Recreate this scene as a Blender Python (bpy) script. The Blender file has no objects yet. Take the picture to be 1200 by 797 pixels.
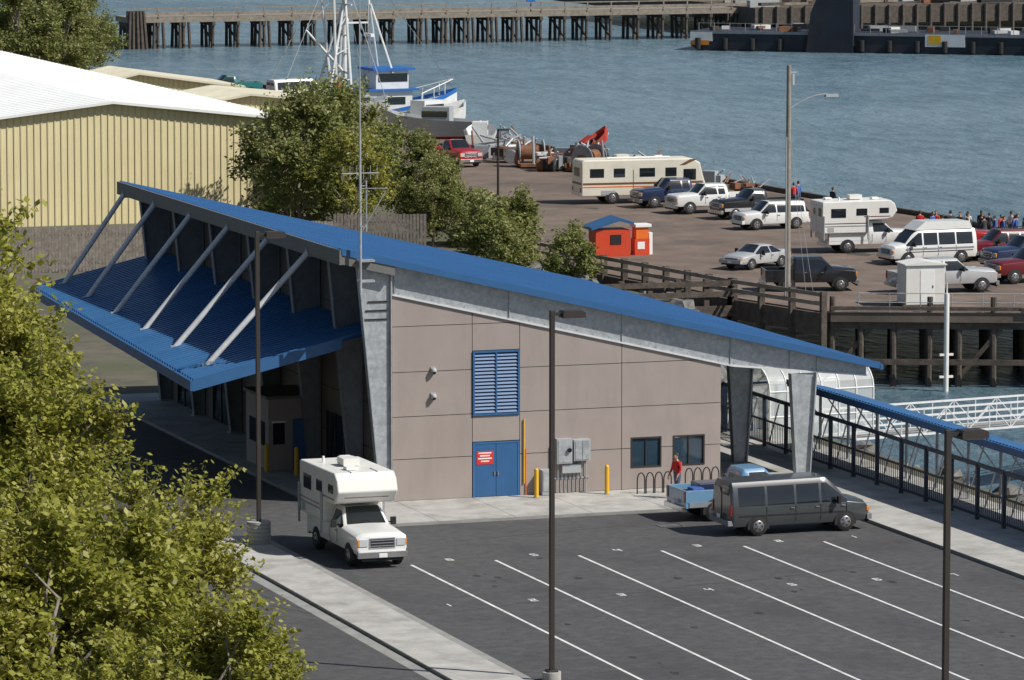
import bpy,bmesh,math,random
import numpy as np
from mathutils import Vector,Matrix
R=math.radians
random.seed(7)
S=bpy.context.scene
COL=S.collection
# ---------------------------------------------------------------- materials
MATS={}
def mat(name,col,rough=.6,metal=0.,var=.12,scale=1.5,bump=0.,bscale=30.,spec=.5,alpha=1.,coat=0.,stain=None,stain_scale=.3,stain_amt=.5,streak=0):
    m=bpy.data.materials.new(name);m.use_nodes=True;nt=m.node_tree;N=nt.nodes;L=nt.links
    b=N['Principled BSDF'];b.inputs['Roughness'].default_value=rough;b.inputs['Metallic'].default_value=metal
    b.inputs['Specular IOR Level'].default_value=spec;b.inputs['Alpha'].default_value=alpha;b.inputs['Coat Weight'].default_value=coat
    tc=N.new('ShaderNodeTexCoord')
    n=N.new('ShaderNodeTexNoise');n.inputs['Scale'].default_value=scale;n.inputs['Detail'].default_value=8;n.inputs['Roughness'].default_value=.65
    L.new(tc.outputs['Object'],n.inputs['Vector'])
    cr=N.new('ShaderNodeValToRGB');cr.color_ramp.elements[0].position=.3;cr.color_ramp.elements[1].position=.7
    cr.color_ramp.elements[0].color=tuple(c*(1-var) for c in col)+(1,);cr.color_ramp.elements[1].color=tuple(min(1,c*(1+var)) for c in col)+(1,)
    L.new(n.outputs['Fac'],cr.inputs['Fac']);out=cr.outputs['Color']
    if stain:
        n2=N.new('ShaderNodeTexNoise');n2.inputs['Scale'].default_value=stain_scale;n2.inputs['Detail'].default_value=6;n2.inputs['Roughness'].default_value=.7
        src=tc.outputs['Object']
        if streak:
            mp=N.new('ShaderNodeMapping');mp.inputs['Scale'].default_value=(1,1,streak);L.new(src,mp.inputs['Vector']);src=mp.outputs[0]
        L.new(src,n2.inputs['Vector'])
        r2=N.new('ShaderNodeValToRGB');r2.color_ramp.elements[0].position=.48;r2.color_ramp.elements[1].position=.68
        r2.color_ramp.elements[0].color=(0,0,0,1);r2.color_ramp.elements[1].color=(stain_amt,)*3+(1,)
        L.new(n2.outputs['Fac'],r2.inputs['Fac'])
        mx=N.new('ShaderNodeMixRGB');mx.inputs['Color2'].default_value=tuple(stain)+(1,)
        L.new(r2.outputs['Color'],mx.inputs['Fac']);L.new(out,mx.inputs['Color1']);out=mx.outputs['Color']
    L.new(out,b.inputs['Base Color'])
    if bump>0:
        n3=N.new('ShaderNodeTexNoise');n3.inputs['Scale'].default_value=bscale;n3.inputs['Detail'].default_value=5
        L.new(tc.outputs['Object'],n3.inputs['Vector'])
        bp=N.new('ShaderNodeBump');bp.inputs['Strength'].default_value=bump;bp.inputs['Distance'].default_value=.05
        L.new(n3.outputs['Fac'],bp.inputs['Height']);L.new(bp.outputs['Normal'],b.inputs['Normal'])
    MATS[name]=m;return m
mat('asphalt',(.078,.077,.079),.85,var=.28,scale=2.2,bump=.4,bscale=25,stain=(.047,.046,.048),stain_scale=.16,stain_amt=.8)
mat('asphalt_patch',(.06,.053,.048),.9,var=.2)
mat('tar',(.025,.025,.026),.6,var=.3)
mat('oil_stain',(.035,.035,.036),.5,var=.4,scale=3)
mat('concrete',(.42,.41,.385),.85,var=.16,scale=1.2,bump=.2,stain=(.23,.22,.20),stain_scale=.5,stain_amt=.75)
mat('concrete_grey',(.27,.27,.26),.9,var=.2,scale=1)
mat('paint_white',(.72,.72,.70),.7,var=.15,scale=4,stain=(.2,.2,.2),stain_scale=2.5,stain_amt=.55)
mat('deck_asphalt',(.165,.124,.098),.9,var=.32,scale=.35,bump=.3,bscale=8,stain=(.085,.066,.054),stain_scale=.1,stain_amt=.85)
mat('dirt',(.11,.10,.07),.95,var=.35,scale=.4,stain=(.06,.085,.03),stain_scale=.1,stain_amt=.9)
mat('rock',(.15,.145,.135),.9,var=.5,scale=1.5,bump=1,bscale=3)
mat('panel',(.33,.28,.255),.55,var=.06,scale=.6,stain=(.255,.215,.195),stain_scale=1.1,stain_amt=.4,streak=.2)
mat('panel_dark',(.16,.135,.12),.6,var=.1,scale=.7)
mat('seam',(.07,.06,.055),.8)
mat('blue_metal',(.035,.14,.33),.42,var=.1,scale=.5,spec=.5,stain=(.05,.165,.34),stain_scale=.25,stain_amt=.5)
mat('blue_metal_b',(.042,.155,.35),.40,var=.1,scale=.5,stain=(.05,.165,.34),stain_scale=.25,stain_amt=.5)
mat('blue_metal_c',(.030,.12,.29),.46,var=.1,scale=.5,stain=(.04,.14,.30),stain_scale=.25,stain_amt=.5)
mat('blue_trough_shade',(.014,.07,.19),.4,var=.05)  # darker blue for corrugation troughs, their shade put into the colour
mat('blue_paint',(.028,.11,.26),.45,var=.08)
mat('navy_steel',(.012,.022,.05),.45,var=.2)
mat('galv',(.42,.44,.46),.45,metal=.3,var=.25,scale=5,stain=(.27,.29,.31),stain_scale=1.4,stain_amt=.7)
mat('galv_dull',(.24,.25,.27),.6,metal=.2,var=.2,scale=3)
mat('strut_grey',(.60,.61,.62),.5,var=.1,scale=3)
mat('fascia',(.15,.145,.14),.6,var=.08)
mat('bronze',(.035,.028,.024),.5,var=.15)
mat('dark',(.012,.012,.013),.7,var=.2)
mat('glass_dark',(.012,.016,.02),.06,var=.1,spec=.8)
mat('glass_tint',(.025,.05,.075),.05,var=.1,spec=.9)
mat('yellow',(.75,.42,.02),.5,var=.1)
mat('safety_red',(.62,.03,.02),.5,var=.08)
mat('kiosk_red',(.60,.06,.02),.5,var=.08)
mat('white_sign',(.8,.8,.78),.5,var=.03)
mat('elec_box',(.36,.38,.39),.5,var=.08)
mat('yellow_siding',(.71,.62,.37),.55,var=.07,scale=.4,stain=(.60,.52,.30),stain_scale=.3,stain_amt=.5,streak=.3)
mat('siding_rib',(.60,.52,.31),.55,var=.05)
mat('roof_white',(.80,.81,.80),.5,var=.05,scale=.3,stain=(.64,.64,.62),stain_scale=.15,stain_amt=.5)
mat('roof_cream',(.62,.59,.48),.55,var=.1,scale=.5)
mat('wood_grey',(.22,.19,.165),.9,var=.4,scale=4,bump=.4)
mat('timber',(.085,.068,.055),.9,var=.45,scale=2,bump=.6,bscale=6)
mat('timber_light',(.24,.205,.165),.9,var=.35,scale=2)
mat('pole_wood',(.26,.235,.20),.9,var=.25,scale=2)
mat('tyre',(.018,.018,.018),.85,var=.2)
mat('rim',(.30,.30,.31),.35,metal=.7,var=.1)
mat('chrome',(.6,.6,.62),.2,metal=.9,var=.05)
mat('lamp_clear',(.5,.52,.54),.12,var=.1,spec=.9)
mat('lamp_red',(.35,.01,.01),.2,var=.1)
mat('amber',(.7,.25,.02),.3)
mat('rubber',(.02,.02,.022),.7)
mat('bark',(.22,.19,.155),.9,var=.35,scale=4,bump=.6,bscale=15)
mat('camper_white',(.74,.73,.69),.4,var=.04,scale=.7,stain=(.6,.58,.52),stain_scale=1.2,stain_amt=.4)
mat('rv_cream',(.70,.66,.56),.45,var=.05,scale=.6,stain=(.52,.47,.37),stain_scale=1,stain_amt=.4)
mat('rv_brown',(.16,.075,.03),.5)
mat('stripe_grey',(.25,.27,.30),.5)
for k,c in dict(car_white=(.75,.75,.73),car_grey=(.05,.055,.06),car_black=(.014,.015,.018),car_silver=(.42,.43,.44),car_red=(.33,.015,.018),car_maroon=(.14,.012,.02),car_blue=(.06,.19,.42),car_navy=(.02,.035,.09),car_lblue=(.16,.31,.48),car_teal=(.02,.16,.16)).items():
    mat(k,c,.3,var=.05,scale=1,coat=.6,stain=tuple(x*.8+.02 for x in c),stain_scale=1.5,stain_amt=.35)
mat('hull_black',(.018,.022,.034),.6,var=.3,scale=.3,stain=(.06,.035,.028),stain_scale=.35,stain_amt=.5,streak=.2)
mat('rust',(.20,.09,.045),.85,var=.4,scale=1)
mat('boat_white',(.7,.71,.70),.4,var=.06,stain=(.4,.3,.2),stain_scale=.7,stain_amt=.3)
mat('boat_blue',(.02,.13,.42),.45)
mat('orange',(.75,.16,.02),.5)
mat('hull_red',(.36,.035,.02),.6,var=.2)
mat('net_green',(.03,.12,.09),.95,var=.4,scale=5)
for k,c in dict(skin=(.45,.26,.18),hair=(.05,.035,.025),shirt_red=(.5,.02,.02),shirt_blue=(.04,.1,.35),shirt_dark=(.03,.03,.035),shirt_white=(.65,.65,.62),jeans=(.05,.08,.15),pants_dark=(.03,.03,.03)).items(): mat(k,c,.8,var=.1,scale=6)
mat('polycarb',(.75,.78,.78),.3,var=.05,alpha=.5)
def leafmat(name,cols,tr=.3):
    m=bpy.data.materials.new(name);m.use_nodes=True;nt=m.node_tree;N=nt.nodes;L=nt.links
    b=N['Principled BSDF'];b.inputs['Roughness'].default_value=.5;b.inputs['Specular IOR Level'].default_value=.35
    g=N.new('ShaderNodeNewGeometry');cr=N.new('ShaderNodeValToRGB');e=cr.color_ramp.elements
    e[0].color=cols[0]+(1,);e[1].color=cols[-1]+(1,)
    for i,c in enumerate(cols[1:-1]):
        x=e.new((i+1)/(len(cols)-1));x.color=c+(1,)
    tc=N.new('ShaderNodeTexCoord');n=N.new('ShaderNodeTexNoise');n.inputs['Scale'].default_value=.55;n.inputs['Detail'].default_value=3
    L.new(tc.outputs['Object'],n.inputs['Vector'])
    ad=N.new('ShaderNodeMath');ad.operation='MULTIPLY_ADD';ad.inputs[1].default_value=.55;ad.use_clamp=True
    L.new(g.outputs['Random Per Island'],ad.inputs[0])
    sb=N.new('ShaderNodeMath');sb.operation='MULTIPLY_ADD';sb.inputs[1].default_value=1.6;sb.inputs[2].default_value=-.5
    L.new(n.outputs['Fac'],sb.inputs[0]);L.new(sb.outputs[0],ad.inputs[2])
    L.new(ad.outputs[0],cr.inputs['Fac']);L.new(cr.outputs['Color'],b.inputs['Base Color'])
    t=N.new('ShaderNodeBsdfTranslucent');L.new(cr.outputs['Color'],t.inputs['Color'])
    mx=N.new('ShaderNodeMixShader');mx.inputs[0].default_value=tr
    L.new(b.outputs[0],mx.inputs[1]);L.new(t.outputs[0],mx.inputs[2]);L.new(mx.outputs[0],N['Material Output'].inputs['Surface'])
    MATS[name]=m
leafmat('leaf_alder',[(.105,.125,.018),(.235,.255,.034),(.35,.345,.058),(.46,.43,.13)],.42)
leafmat('leaf_mid',[(.08,.11,.028),(.17,.205,.05),(.25,.265,.08),(.34,.34,.15)],.4)
# ---------------------------------------------------------------- mesh builder
class MB:
    def __init__(s): s.v=[];s.f=[];s.mi=[];s.ms=[];s.M=Matrix()
    def add(s,vs,fs,m):
        if m not in s.ms: s.ms.append(m)
        i=s.ms.index(m);o=len(s.v)
        s.v+= [tuple(s.M@Vector(v)) for v in vs]
        for f in fs: s.f.append([o+k for k in f]);s.mi.append(i)
    def box(s,c,d,m,rz=0.,rot=None):
        x,y,z=[q/2 for q in d];vs=[(a,b,e) for a in(-x,x) for b in(-y,y) for e in(-z,z)]
        if rot is not None or rz:
            Rm=rot if rot is not None else Matrix.Rotation(rz,3,'Z')
            vs=[tuple(Rm@Vector(v)) for v in vs]
        s.add([(c[0]+v[0],c[1]+v[1],c[2]+v[2]) for v in vs],[(0,1,3,2),(4,6,7,5),(0,4,5,1),(2,3,7,6),(0,2,6,4),(1,5,7,3)],m)
    def bx(s,x0,x1,y0,y1,z0,z1,m): s.box(((x0+x1)/2,(y0+y1)/2,(z0+z1)/2),(x1-x0,y1-y0,z1-z0),m)
    def prism(s,p,ax,a,b,m):
        n=len(p)
        def w(q,t): return {'Y':(q[0],t,q[1]),'X':(t,q[0],q[1]),'Z':(q[0],q[1],t)}[ax]
        vs=[w(q,a) for q in p]+[w(q,b) for q in p]
        fs=[list(range(n)),list(range(2*n-1,n-1,-1))]+[(i,(i+1)%n,n+(i+1)%n,n+i) for i in range(n)]
        s.add(vs,fs,m)
    def tube(s,p,q,r0,r1,m,n=8):
        p=Vector(p);q=Vector(q);d=(q-p)
        if d.length<1e-6:return
        d.normalize();a=d.orthogonal().normalized();b=d.cross(a);vs=[]
        for c,r in((p,r0),(q,r1)):
            for i in range(n):
                t=2*math.pi*i/n;vs.append(tuple(c+a*(r*math.cos(t))+b*(r*math.sin(t))))
        s.add(vs,[(i,(i+1)%n,n+(i+1)%n,n+i) for i in range(n)]+[list(range(n-1,-1,-1)),list(range(n,2*n))],m)
    def beam(s,p,q,w,h,m):
        p=Vector(p);q=Vector(q);d=q-p;l=d.length;rot=d.to_track_quat('X','Z').to_matrix()
        s.box((p+q)/2,(l,w,h),m,rot=rot)
    def sphere(s,c,r,m,n=10,k=6,sc=(1,1,1)):
        vs=[(c[0],c[1],c[2]+r*sc[2])]
        for j in range(1,k):
            for i in range(n):
                a=math.pi*j/k;t=2*math.pi*i/n
                vs.append((c[0]+r*sc[0]*math.sin(a)*math.cos(t),c[1]+r*sc[1]*math.sin(a)*math.sin(t),c[2]+r*sc[2]*math.cos(a)))
        vs.append((c[0],c[1],c[2]-r*sc[2]));fs=[(0,1+i,1+(i+1)%n) for i in range(n)]
        for j in range(k-2):
            for i in range(n):
                o=1+j*n;fs.append((o+i,o+n+i,o+n+(i+1)%n,o+(i+1)%n))
        o=1+(k-2)*n;fs+=[(len(vs)-1,o+(i+1)%n,o+i) for i in range(n)]
        s.add(vs,fs,m)
    def mesh(s,name,smooth=None):
        me=bpy.data.meshes.new(name);me.from_pydata(s.v,[],s.f)
        for k in s.ms: me.materials.append(MATS[k])
        me.polygons.foreach_set('material_index',s.mi)
        bm=bmesh.new();bm.from_mesh(me);bmesh.ops.recalc_face_normals(bm,faces=bm.faces);bm.to_mesh(me);bm.free()
        if smooth:
            me.polygons.foreach_set('use_smooth',[True]*len(me.polygons));me.set_sharp_from_angle(angle=R(smooth))
        me.update();return me
    def obj(s,name,parent=None,loc=(0,0,0),rz=0.,smooth=None,bevel=0.,seg=2):
        o=bpy.data.objects.new(name,s.mesh(name,smooth));COL.objects.link(o);o.location=loc;o.rotation_euler=(0,0,rz)
        if parent: o.parent=parent
        if bevel:
            b=o.modifiers.new('bevel','BEVEL');b.width=bevel;b.segments=seg;b.limit_method='ANGLE';b.angle_limit=R(35)
        return o
def grp(name,loc=(0,0,0),rz=0.,sc=1.):
    e=bpy.data.objects.new(name,None);COL.objects.link(e);e.location=loc;e.rotation_euler=(0,0,rz);e.scale=(sc,)*3;return e
# ---------------------------------------------------------------- camera, light
f=5470.;cam=bpy.data.cameras.new('camera');co=bpy.data.objects.new('camera',cam);COL.objects.link(co)
cam.sensor_width=36;cam.lens=36*f/1200;cam.clip_end=5000;cam.clip_start=1
co.location=(-56.04,-174.4,28);co.rotation_euler=(R(90-6.67),0,R(-19.3));S.camera=co
EL=45;sx,sy=.75,-.66
sd=Vector((sx*math.cos(R(EL)),sy*math.cos(R(EL)),math.sin(R(EL))))
sl=bpy.data.lights.new('sun','SUN');sl.energy=5.0;sl.angle=R(.5);sl.color=(1,.96,.89)
so=bpy.data.objects.new('sun',sl);COL.objects.link(so);so.rotation_euler=sd.to_track_quat('Z','Y').to_euler();so.location=(0,0,80)
w=bpy.data.worlds.new('World');S.world=w;w.use_nodes=True;nt=w.node_tree
sk=nt.nodes.new('ShaderNodeTexSky');sk.sky_type='NISHITA';sk.sun_disc=False;sk.sun_elevation=R(EL);sk.sun_rotation=math.atan2(sx,sy)
bg=nt.nodes['Background'];bg.inputs[1].default_value=.070;nt.links.new(sk.outputs[0],bg.inputs[0])
S.view_settings.view_transform='Standard';S.view_settings.look='None';S.view_settings.exposure=0
# ---------------------------------------------------------------- water and land
m=bpy.data.materials.new('water');m.use_nodes=True;nt=m.node_tree;N=nt.nodes;L=nt.links;b=N['Principled BSDF']
b.inputs['Roughness'].default_value=.22;b.inputs['IOR'].default_value=1.33
tc=N.new('ShaderNodeTexCoord');mp=N.new('ShaderNodeMapping');mp.inputs['Rotation'].default_value=(0,0,R(35));mp.inputs['Scale'].default_value=(1,.5,1)
L.new(tc.outputs['Object'],mp.inputs['Vector'])
def nz(sc,det,src,ro=.5):
    n=N.new('ShaderNodeTexNoise');n.inputs['Scale'].default_value=sc;n.inputs['Detail'].default_value=det;n.inputs['Roughness'].default_value=ro;L.new(src,n.inputs['Vector']);return n
n1=nz(.38,7,mp.outputs[0],.62);n2=nz(.012,4,tc.outputs['Object'])
bp=N.new('ShaderNodeBump');bp.inputs['Strength'].default_value=1;bp.inputs['Distance'].default_value=1.1
L.new(n1.outputs['Fac'],bp.inputs['Height']);L.new(bp.outputs['Normal'],b.inputs['Normal'])
ad=N.new('ShaderNodeMath');ad.operation='ADD';h_=N.new('ShaderNodeMath');h_.operation='MULTIPLY_ADD';h_.inputs[1].default_value=.9;h_.inputs[2].default_value=-.45
L.new(n1.outputs['Fac'],h_.inputs[0]);L.new(h_.outputs[0],ad.inputs[0]);L.new(n2.outputs['Fac'],ad.inputs[1])
cr=N.new('ShaderNodeValToRGB');cr.color_ramp.elements[0].color=(.086,.150,.192,1);cr.color_ramp.elements[1].color=(.168,.248,.298,1)
cr.color_ramp.elements[0].position=.33;cr.color_ramp.elements[1].position=.67
L.new(ad.outputs[0],cr.inputs['Fac']);L.new(cr.outputs['Color'],b.inputs['Base Color']);MATS['water']=m
M=MB();M.add([(-3000,-3000,-4),(3000,-3000,-4),(3000,3000,-4),(-3000,3000,-4)],[(0,1,2,3)],'water');M.obj('water')
land=[(-900,-900),(24,-900),(24,24),(28,40),(35,55),(38,68),(36,82),(38,100),(44,118),(54,170),(58,262),(40,276),(-900,300)]
M=MB();n=len(land)
top=[(x,y,0) for x,y in land];low=[]
for i,(x,y) in enumerate(land):
    p=Vector(land[i-1]);q=Vector(land[(i+1)%n]);t=(q-p).normalized();nn=Vector((t.y,-t.x));low.append((x+nn.x*5,y+nn.y*5,-5.5))
M.add(top,[list(range(n))],'dirt');M.add(top+low,[(i,(i+1)%n,n+(i+1)%n,n+i) for i in range(n)],'rock')
M.obj('ground')
M=MB();rr=random.Random(3)
def rock(M,x,y,z,r):
    n_=6
    base=[(math.cos(a)*math.cos(e),math.sin(a)*math.cos(e),math.sin(e)) for e in(-.6,.2,.9) for a in [2*math.pi*i/n_+e for i in range(n_)]]
    vs=[(x+r*a*rr.uniform(.7,1.2),y+r*b*rr.uniform(.7,1.2),z+r*c*rr.uniform(.6,1)) for a,b,c in base]
    fs=[list(range(n_))[::-1],list(range(2*n_,3*n_))]+[(j*n_+i,j*n_+(i+1)%n_,(j+1)*n_+(i+1)%n_,(j+1)*n_+i) for j in(0,1) for i in range(n_)]
    M.add(vs,fs,'rock')
for i in range(1,9):
    p=Vector(land[i]) if i>1 else Vector((24,-60));q=Vector(land[i+1]);l=(q-p).length
    for k in range(int(l*3.2)):
        t=rr.random();d=rr.uniform(0,5);c=p.lerp(q,t);tt=(q-p).normalized()
        rock(M,c.x+tt.y*d,c.y-tt.x*d,-d*1.1+.1,rr.uniform(.35,.85))
M.obj('riprap_rocks')
M=MB();M.bx(-34,16,-150,-5.3,-.3,.004,'asphalt');M.bx(-34,-3,-5.3,75,-.3,.004,'asphalt');M.obj('asphalt_road')
M=MB()
def slabs(x0,x1,y0,y1,sx_,sy_,z=.13,m='concrete'):
    nx=max(1,round((x1-x0)/sx_));ny=max(1,round((y1-y0)/sy_));dx=(x1-x0)/nx;dy=(y1-y0)/ny
    for i in range(nx):
        for j in range(ny):
            M.bx(x0+i*dx+.012,x0+(i+1)*dx-.012,y0+j*dy+.012,y0+(j+1)*dy-.012,-.1,z,m)
    M.bx(x0+.01,x1-.01,y0+.01,y1-.01,-.12,z-.02,'concrete_grey')
slabs(-3,16,-5.3,0,3.2,2.65);slabs(-3,0,0,36,3,3);slabs(0,14,-.02,.3,14,1)
slabs(16.0,22.5,-110,16,3.2,3.2);slabs(14,16,0,34,2,3);slabs(16,22.5,16,34,3.2,3)
M.obj('pavement')
M=MB();slabs(-9.7,-7.5,-105,-7,2.2,3);
M.bx(-10.2,-9.7,-105,-7,-.1,.012,'concrete_grey');M.bx(-7.5,-7.0,-105,-7,-.1,.012,'concrete_grey')
M.prism([(-9.7,-7),(-7.5,-7),(-7.9,-6.3),(-8.6,-6.0),(-9.3,-6.3)],'Z',-.1,.128,'concrete')
M.obj('kerb_island',bevel=.02)
M=MB()
for X in(-3.8,-.55,2.72,6.0,9.3,12.55): M.bx(X-.055,X+.055,-75,-14.1,.004,.009,'paint_white')
def digit(M,d,x,y,h=.4,w=.2,t=.06):
    pts={'a':(0,h,w,h),'b':(w,h/2,w,h),'c':(w,0,w,h/2),'d':(0,0,w,0),'e':(0,0,0,h/2),'f':(0,h/2,0,h),'g':(0,h/2,w,h/2)}
    m={'0':'abcdef','1':'bc','2':'abged','3':'abgcd','4':'fgbc','5':'afgcd','6':'afgedc','7':'abc','8':'abcdefg','9':'abcdfg'}[d]
    for k in m:
        x0,y0,x1,y1=pts[k];M.bx(x+min(x0,x1)-t/2,x+max(x0,x1)+t/2,y+min(y0,y1)-t/2,y+max(y0,y1)+t/2,.004,.0085+.0004*'abcdefg'.index(k),'paint_white')
for i,X in enumerate((-2.2,1.1,4.4,7.6,10.9,13.9)):
    digit(M,str(6-i),X,-13.6)
for i,X in enumerate((-5.4,-2.2,1.1,4.4,7.6,10.9,13.9)):
    digit(M,str((i+1)%10),X,-22.8)
M.bx(-9.4,-9.2,6,9,.004,.009,'paint_white');M.bx(-8.9,-8.7,6,9,.004,.009,'paint_white')
M.obj('parking_markings')
M=MB();rr=random.Random(11)
def blob(M,x,y,r,m,z):
    n=14;M.add([(x+r*rr.uniform(.6,1.1)*math.cos(2*math.pi*i/n)*.6,y+r*rr.uniform(.6,1.1)*math.sin(2*math.pi*i/n),z) for i in range(n)],[list(range(n))],m)
for i in range(30):
    X=random.choice((-2.2,1.1,4.4,7.6,10.9))+rr.uniform(-.5,.5);blob(M,X,rr.uniform(-45,-14),rr.uniform(.08,.32),'oil_stain',.0065+i*.00005)
M.obj('oil_stains')
M=MB()
def crack(x,y,dx,dy,n):
    for i in range(n):
        nx=x+dx+rr.uniform(-.25,.25);ny=y+dy+rr.uniform(-.25,.25);M.beam((x,y,.0045),(nx,ny,.0045),.035,.004,'tar');x,y=nx,ny
crack(-6.5,-24,1.1,.15,19);crack(-13,-5,.2,-1.2,26);crack(-11.5,-20,.5,-1,8);crack(-1,-9.5,1.2,.05,7)
M.obj('tar_seams')
M=MB();M.bx(8.0,8.9,-8.9,-8.3,.003,.012,'dark');
for i in range(7):M.bx(8.03+i*.12,8.09+i*.12,-8.88,-8.32,.012,.02,'galv_dull')
M.obj('drain_grate')
# ---------------------------------------------------------------- terminal building
T=grp('ferry_terminal_building')
zr=lambda x:10.1-.235*(x+2.2)
zt=lambda x:zr(x)-1.2
X0,X1,YF,YB=-2.2,20.8,-.45,34.2
M=MB()
y=YF;q=random.Random(31)
while y<YB-.05:
    y2=min(YB,y+.41);M.prism([(X0,zr(X0)),(X1,zr(X1)),(X1,zr(X1)+.14),(X0,zr(X0)+.14)],'Y',y+.002,y2-.002,q.choice(['blue_metal','blue_metal','blue_metal_b','blue_metal_c']))
    M.prism([(X0,zr(X0)+.14),(X1,zr(X1)+.14),(X1,zr(X1)+.215),(X0,zr(X0)+.215)],'Y',y+.01,y+.06,'blue_metal_c');y=y2
M.prism([(X0-.03,zr(X0)-.03),(X1+.03,zr(X1)-.05),(X1+.03,zr(X1)+.23),(X0-.03,zr(X0)+.23)],'Y',YF-.06,YF,'blue_paint')
M.bx(X1+.002,X1+.16,YF-.06,YB,zr(X1)-.08,zr(X1)+.12,'blue_paint')
M.obj('roof',T)
M=MB()
M.bx(X0-.10,X0-.004,YF-.06,YB,zr(X0)-.42,zr(X0)+.16,'fascia')
M.prism([(X0,zr(X0)-.40),(0,zr(0)-.40),(0,zr(0)-.02),(X0,zr(X0)-.02)],'Y',YF-.02,YF+.12,'fascia')
M.obj('eave_fascia',T)
def clip(p,fn):
    out=[]
    for i in range(len(p)):
        a,b_=p[i],p[(i+1)%len(p)];fa=fn(a[0])-a[1];fb=fn(b_[0])-b_[1]
        if fa>=0: out.append(a)
        if fa*fb<0:
            t=fa/(fa-fb);out.append((a[0]+(b_[0]-a[0])*t,a[1]+(b_[1]-a[1])*t))
    return out
M=MB();g=.014
def cell(x0,x1,z0,z1,ga=True):
    e=g if ga else 0
    p=clip([(x0+e,z0+e),(x1-e,z0+e),(x1-e,z1-e),(x0+e,z1-e)],zt)
    if len(p)>=3:M.prism(p,'Y',-.03,.05,'panel')
rows=[.13,1.8,3.5,5.28,7.1,8.9]
for a,c in((0,3.35),(5.35,9.7)):
    for r0,r1 in zip(rows,rows[1:]): cell(a,c,r0,r1)
for r0,r1 in((2.36,3.4),(6.02,7.1),(7.1,8.9)): cell(3.35,5.35,r0,r1)
for r0,r1 in zip(rows[2:],rows[3:]): cell(9.7,14,r0,r1)
wins=[(10.1,11.42,1.0,2.24),(11.92,13.3,1.0,2.24)]
def holes(x0,x1,z0,z1,H):
    xs=sorted({x0,x1}|{v for h in H for v in h[:2]});zs=sorted({z0,z1}|{v for h in H for v in h[2:] if z0<v<z1})
    for a,c in zip(xs,xs[1:]):
        for d,e in zip(zs,zs[1:]):
            if not any(h[0]<=a and c<=h[1] and h[2]<=d and e<=h[3] for h in H): M.bx(a,c,-.03,.05,d,e,'panel')
holes(9.715,13.985,.145,1.786,wins);holes(9.715,13.985,1.814,3.486,wins)
M.prism(clip([(0,.1),(14,.1),(14,9),(0,9)],lambda x:zt(x)-.01),'Y',.05,.12,'seam')
M.obj('front_wall',T)
M=MB()
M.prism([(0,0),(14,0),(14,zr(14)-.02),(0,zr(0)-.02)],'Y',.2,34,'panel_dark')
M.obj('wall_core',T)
M=MB()
for a,c,d,e in wins:
    M.bx(a,c,.03,.048,d,e,'glass_tint')
    for q in((a,a+.06,d,e),(c-.06,c,d,e),(a+.06,c-.06,d,d+.06),(a+.06,c-.06,e-.06,e)):M.bx(q[0],q[1],-.05,.02,q[2],q[3],'bronze')
    M.bx((a+c)/2-.02,(a+c)/2+.02,-.02,.02,d+.06,e-.06,'bronze')
M.obj('window',T)
M=MB();M.bx(3.37,5.33,-.0,.04,3.42,6.0,'navy_steel')
for q in((3.36,3.44),(5.26,5.34)):M.bx(q[0],q[1],-.09,-.002,3.41,6.01,'blue_paint')
M.bx(3.44,5.26,-.09,-.002,3.41,3.49,'blue_paint');M.bx(3.44,5.26,-.09,-.002,5.93,6.01,'blue_paint');M.bx(4.32,4.38,-.085,-.002,3.49,5.93,'blue_paint')
for i in range(17):
    z=3.52+i*.142
    for q in((3.44,4.32),(4.38,5.26)): M.add([(q[0],-.075,z),(q[1],-.075,z),(q[1],-.01,z+.1),(q[0],-.01,z+.1)],[(0,1,2,3)],'blue_paint')
M.obj('louver',T)
M=MB();M.bx(3.37,5.33,0,.045,.13,2.34,'dark')
M.bx(3.45,4.335,-.045,-.005,.15,2.27,'blue_paint');M.bx(4.355,5.25,-.045,-.005,.15,2.27,'blue_paint')
for q in((3.37,3.44,.13,2.34),(5.26,5.33,.13,2.34),(3.44,5.26,2.275,2.34)):M.bx(q[0],q[1],-.06,-.002,q[2],q[3],'blue_metal')
M.bx(4.40,4.44,-.09,-.046,1.0,1.15,'chrome');M.bx(4.25,4.29,-.09,-.046,1.0,1.15,'chrome')
M.obj('door',T)
M=MB();M.bx(3.52,4.22,-.06,-.047,1.45,1.98,'safety_red')
for k,(a,c) in enumerate(((3.6,4.14),(3.66,4.08),(3.58,4.16),(3.7,4.05))):M.bx(a,c,-.064,-.061,1.88-k*.11,1.93-k*.11,'white_sign')
M.obj('warning_sign',T)
M=MB()
bot=lambda x: zr(x)-1.2+max(0,(x-14.5))*.13
pts=[(-1.0,zr(-1)-.03),(20.4,zr(20.4)-.03),(20.4,bot(20.4)+.02),(14.5,bot(14.5)),(-.0,bot(0))]
M.prism(pts,'Y',-.02+.0,.06,'galv')
def flange(p,q,w,t,m='galv',y=.02):
    M.beam((p[0],y,p[1]),(q[0],y,q[1]),w,t,m)
flange((0,bot(0)),(14.5,bot(14.5)),.26,.06,'strut_grey');flange((14.5,bot(14.5)),(20.4,bot(20.4)),.26,.06,'strut_grey');flange((-1,zr(-1)-.06),(20.5,zr(20.5)-.06),.26,.05)  # bottom flange in paler grey, its sunlit brightness painted in
for x in [.1,4.9,9.7,14.4,17.0,18.2]: M.bx(x-.012,x+.012,-.07,-.02,bot(x)+.05,zr(x)-.1,'galv')
for k in range(30):
    x=.3+k*.68;M.tube((x,-.02,bot(x)+.12),(x,-.035,bot(x)+.12),.025,.025,'galv_dull',6)
M.obj('girder',T)
M=MB()
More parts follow.
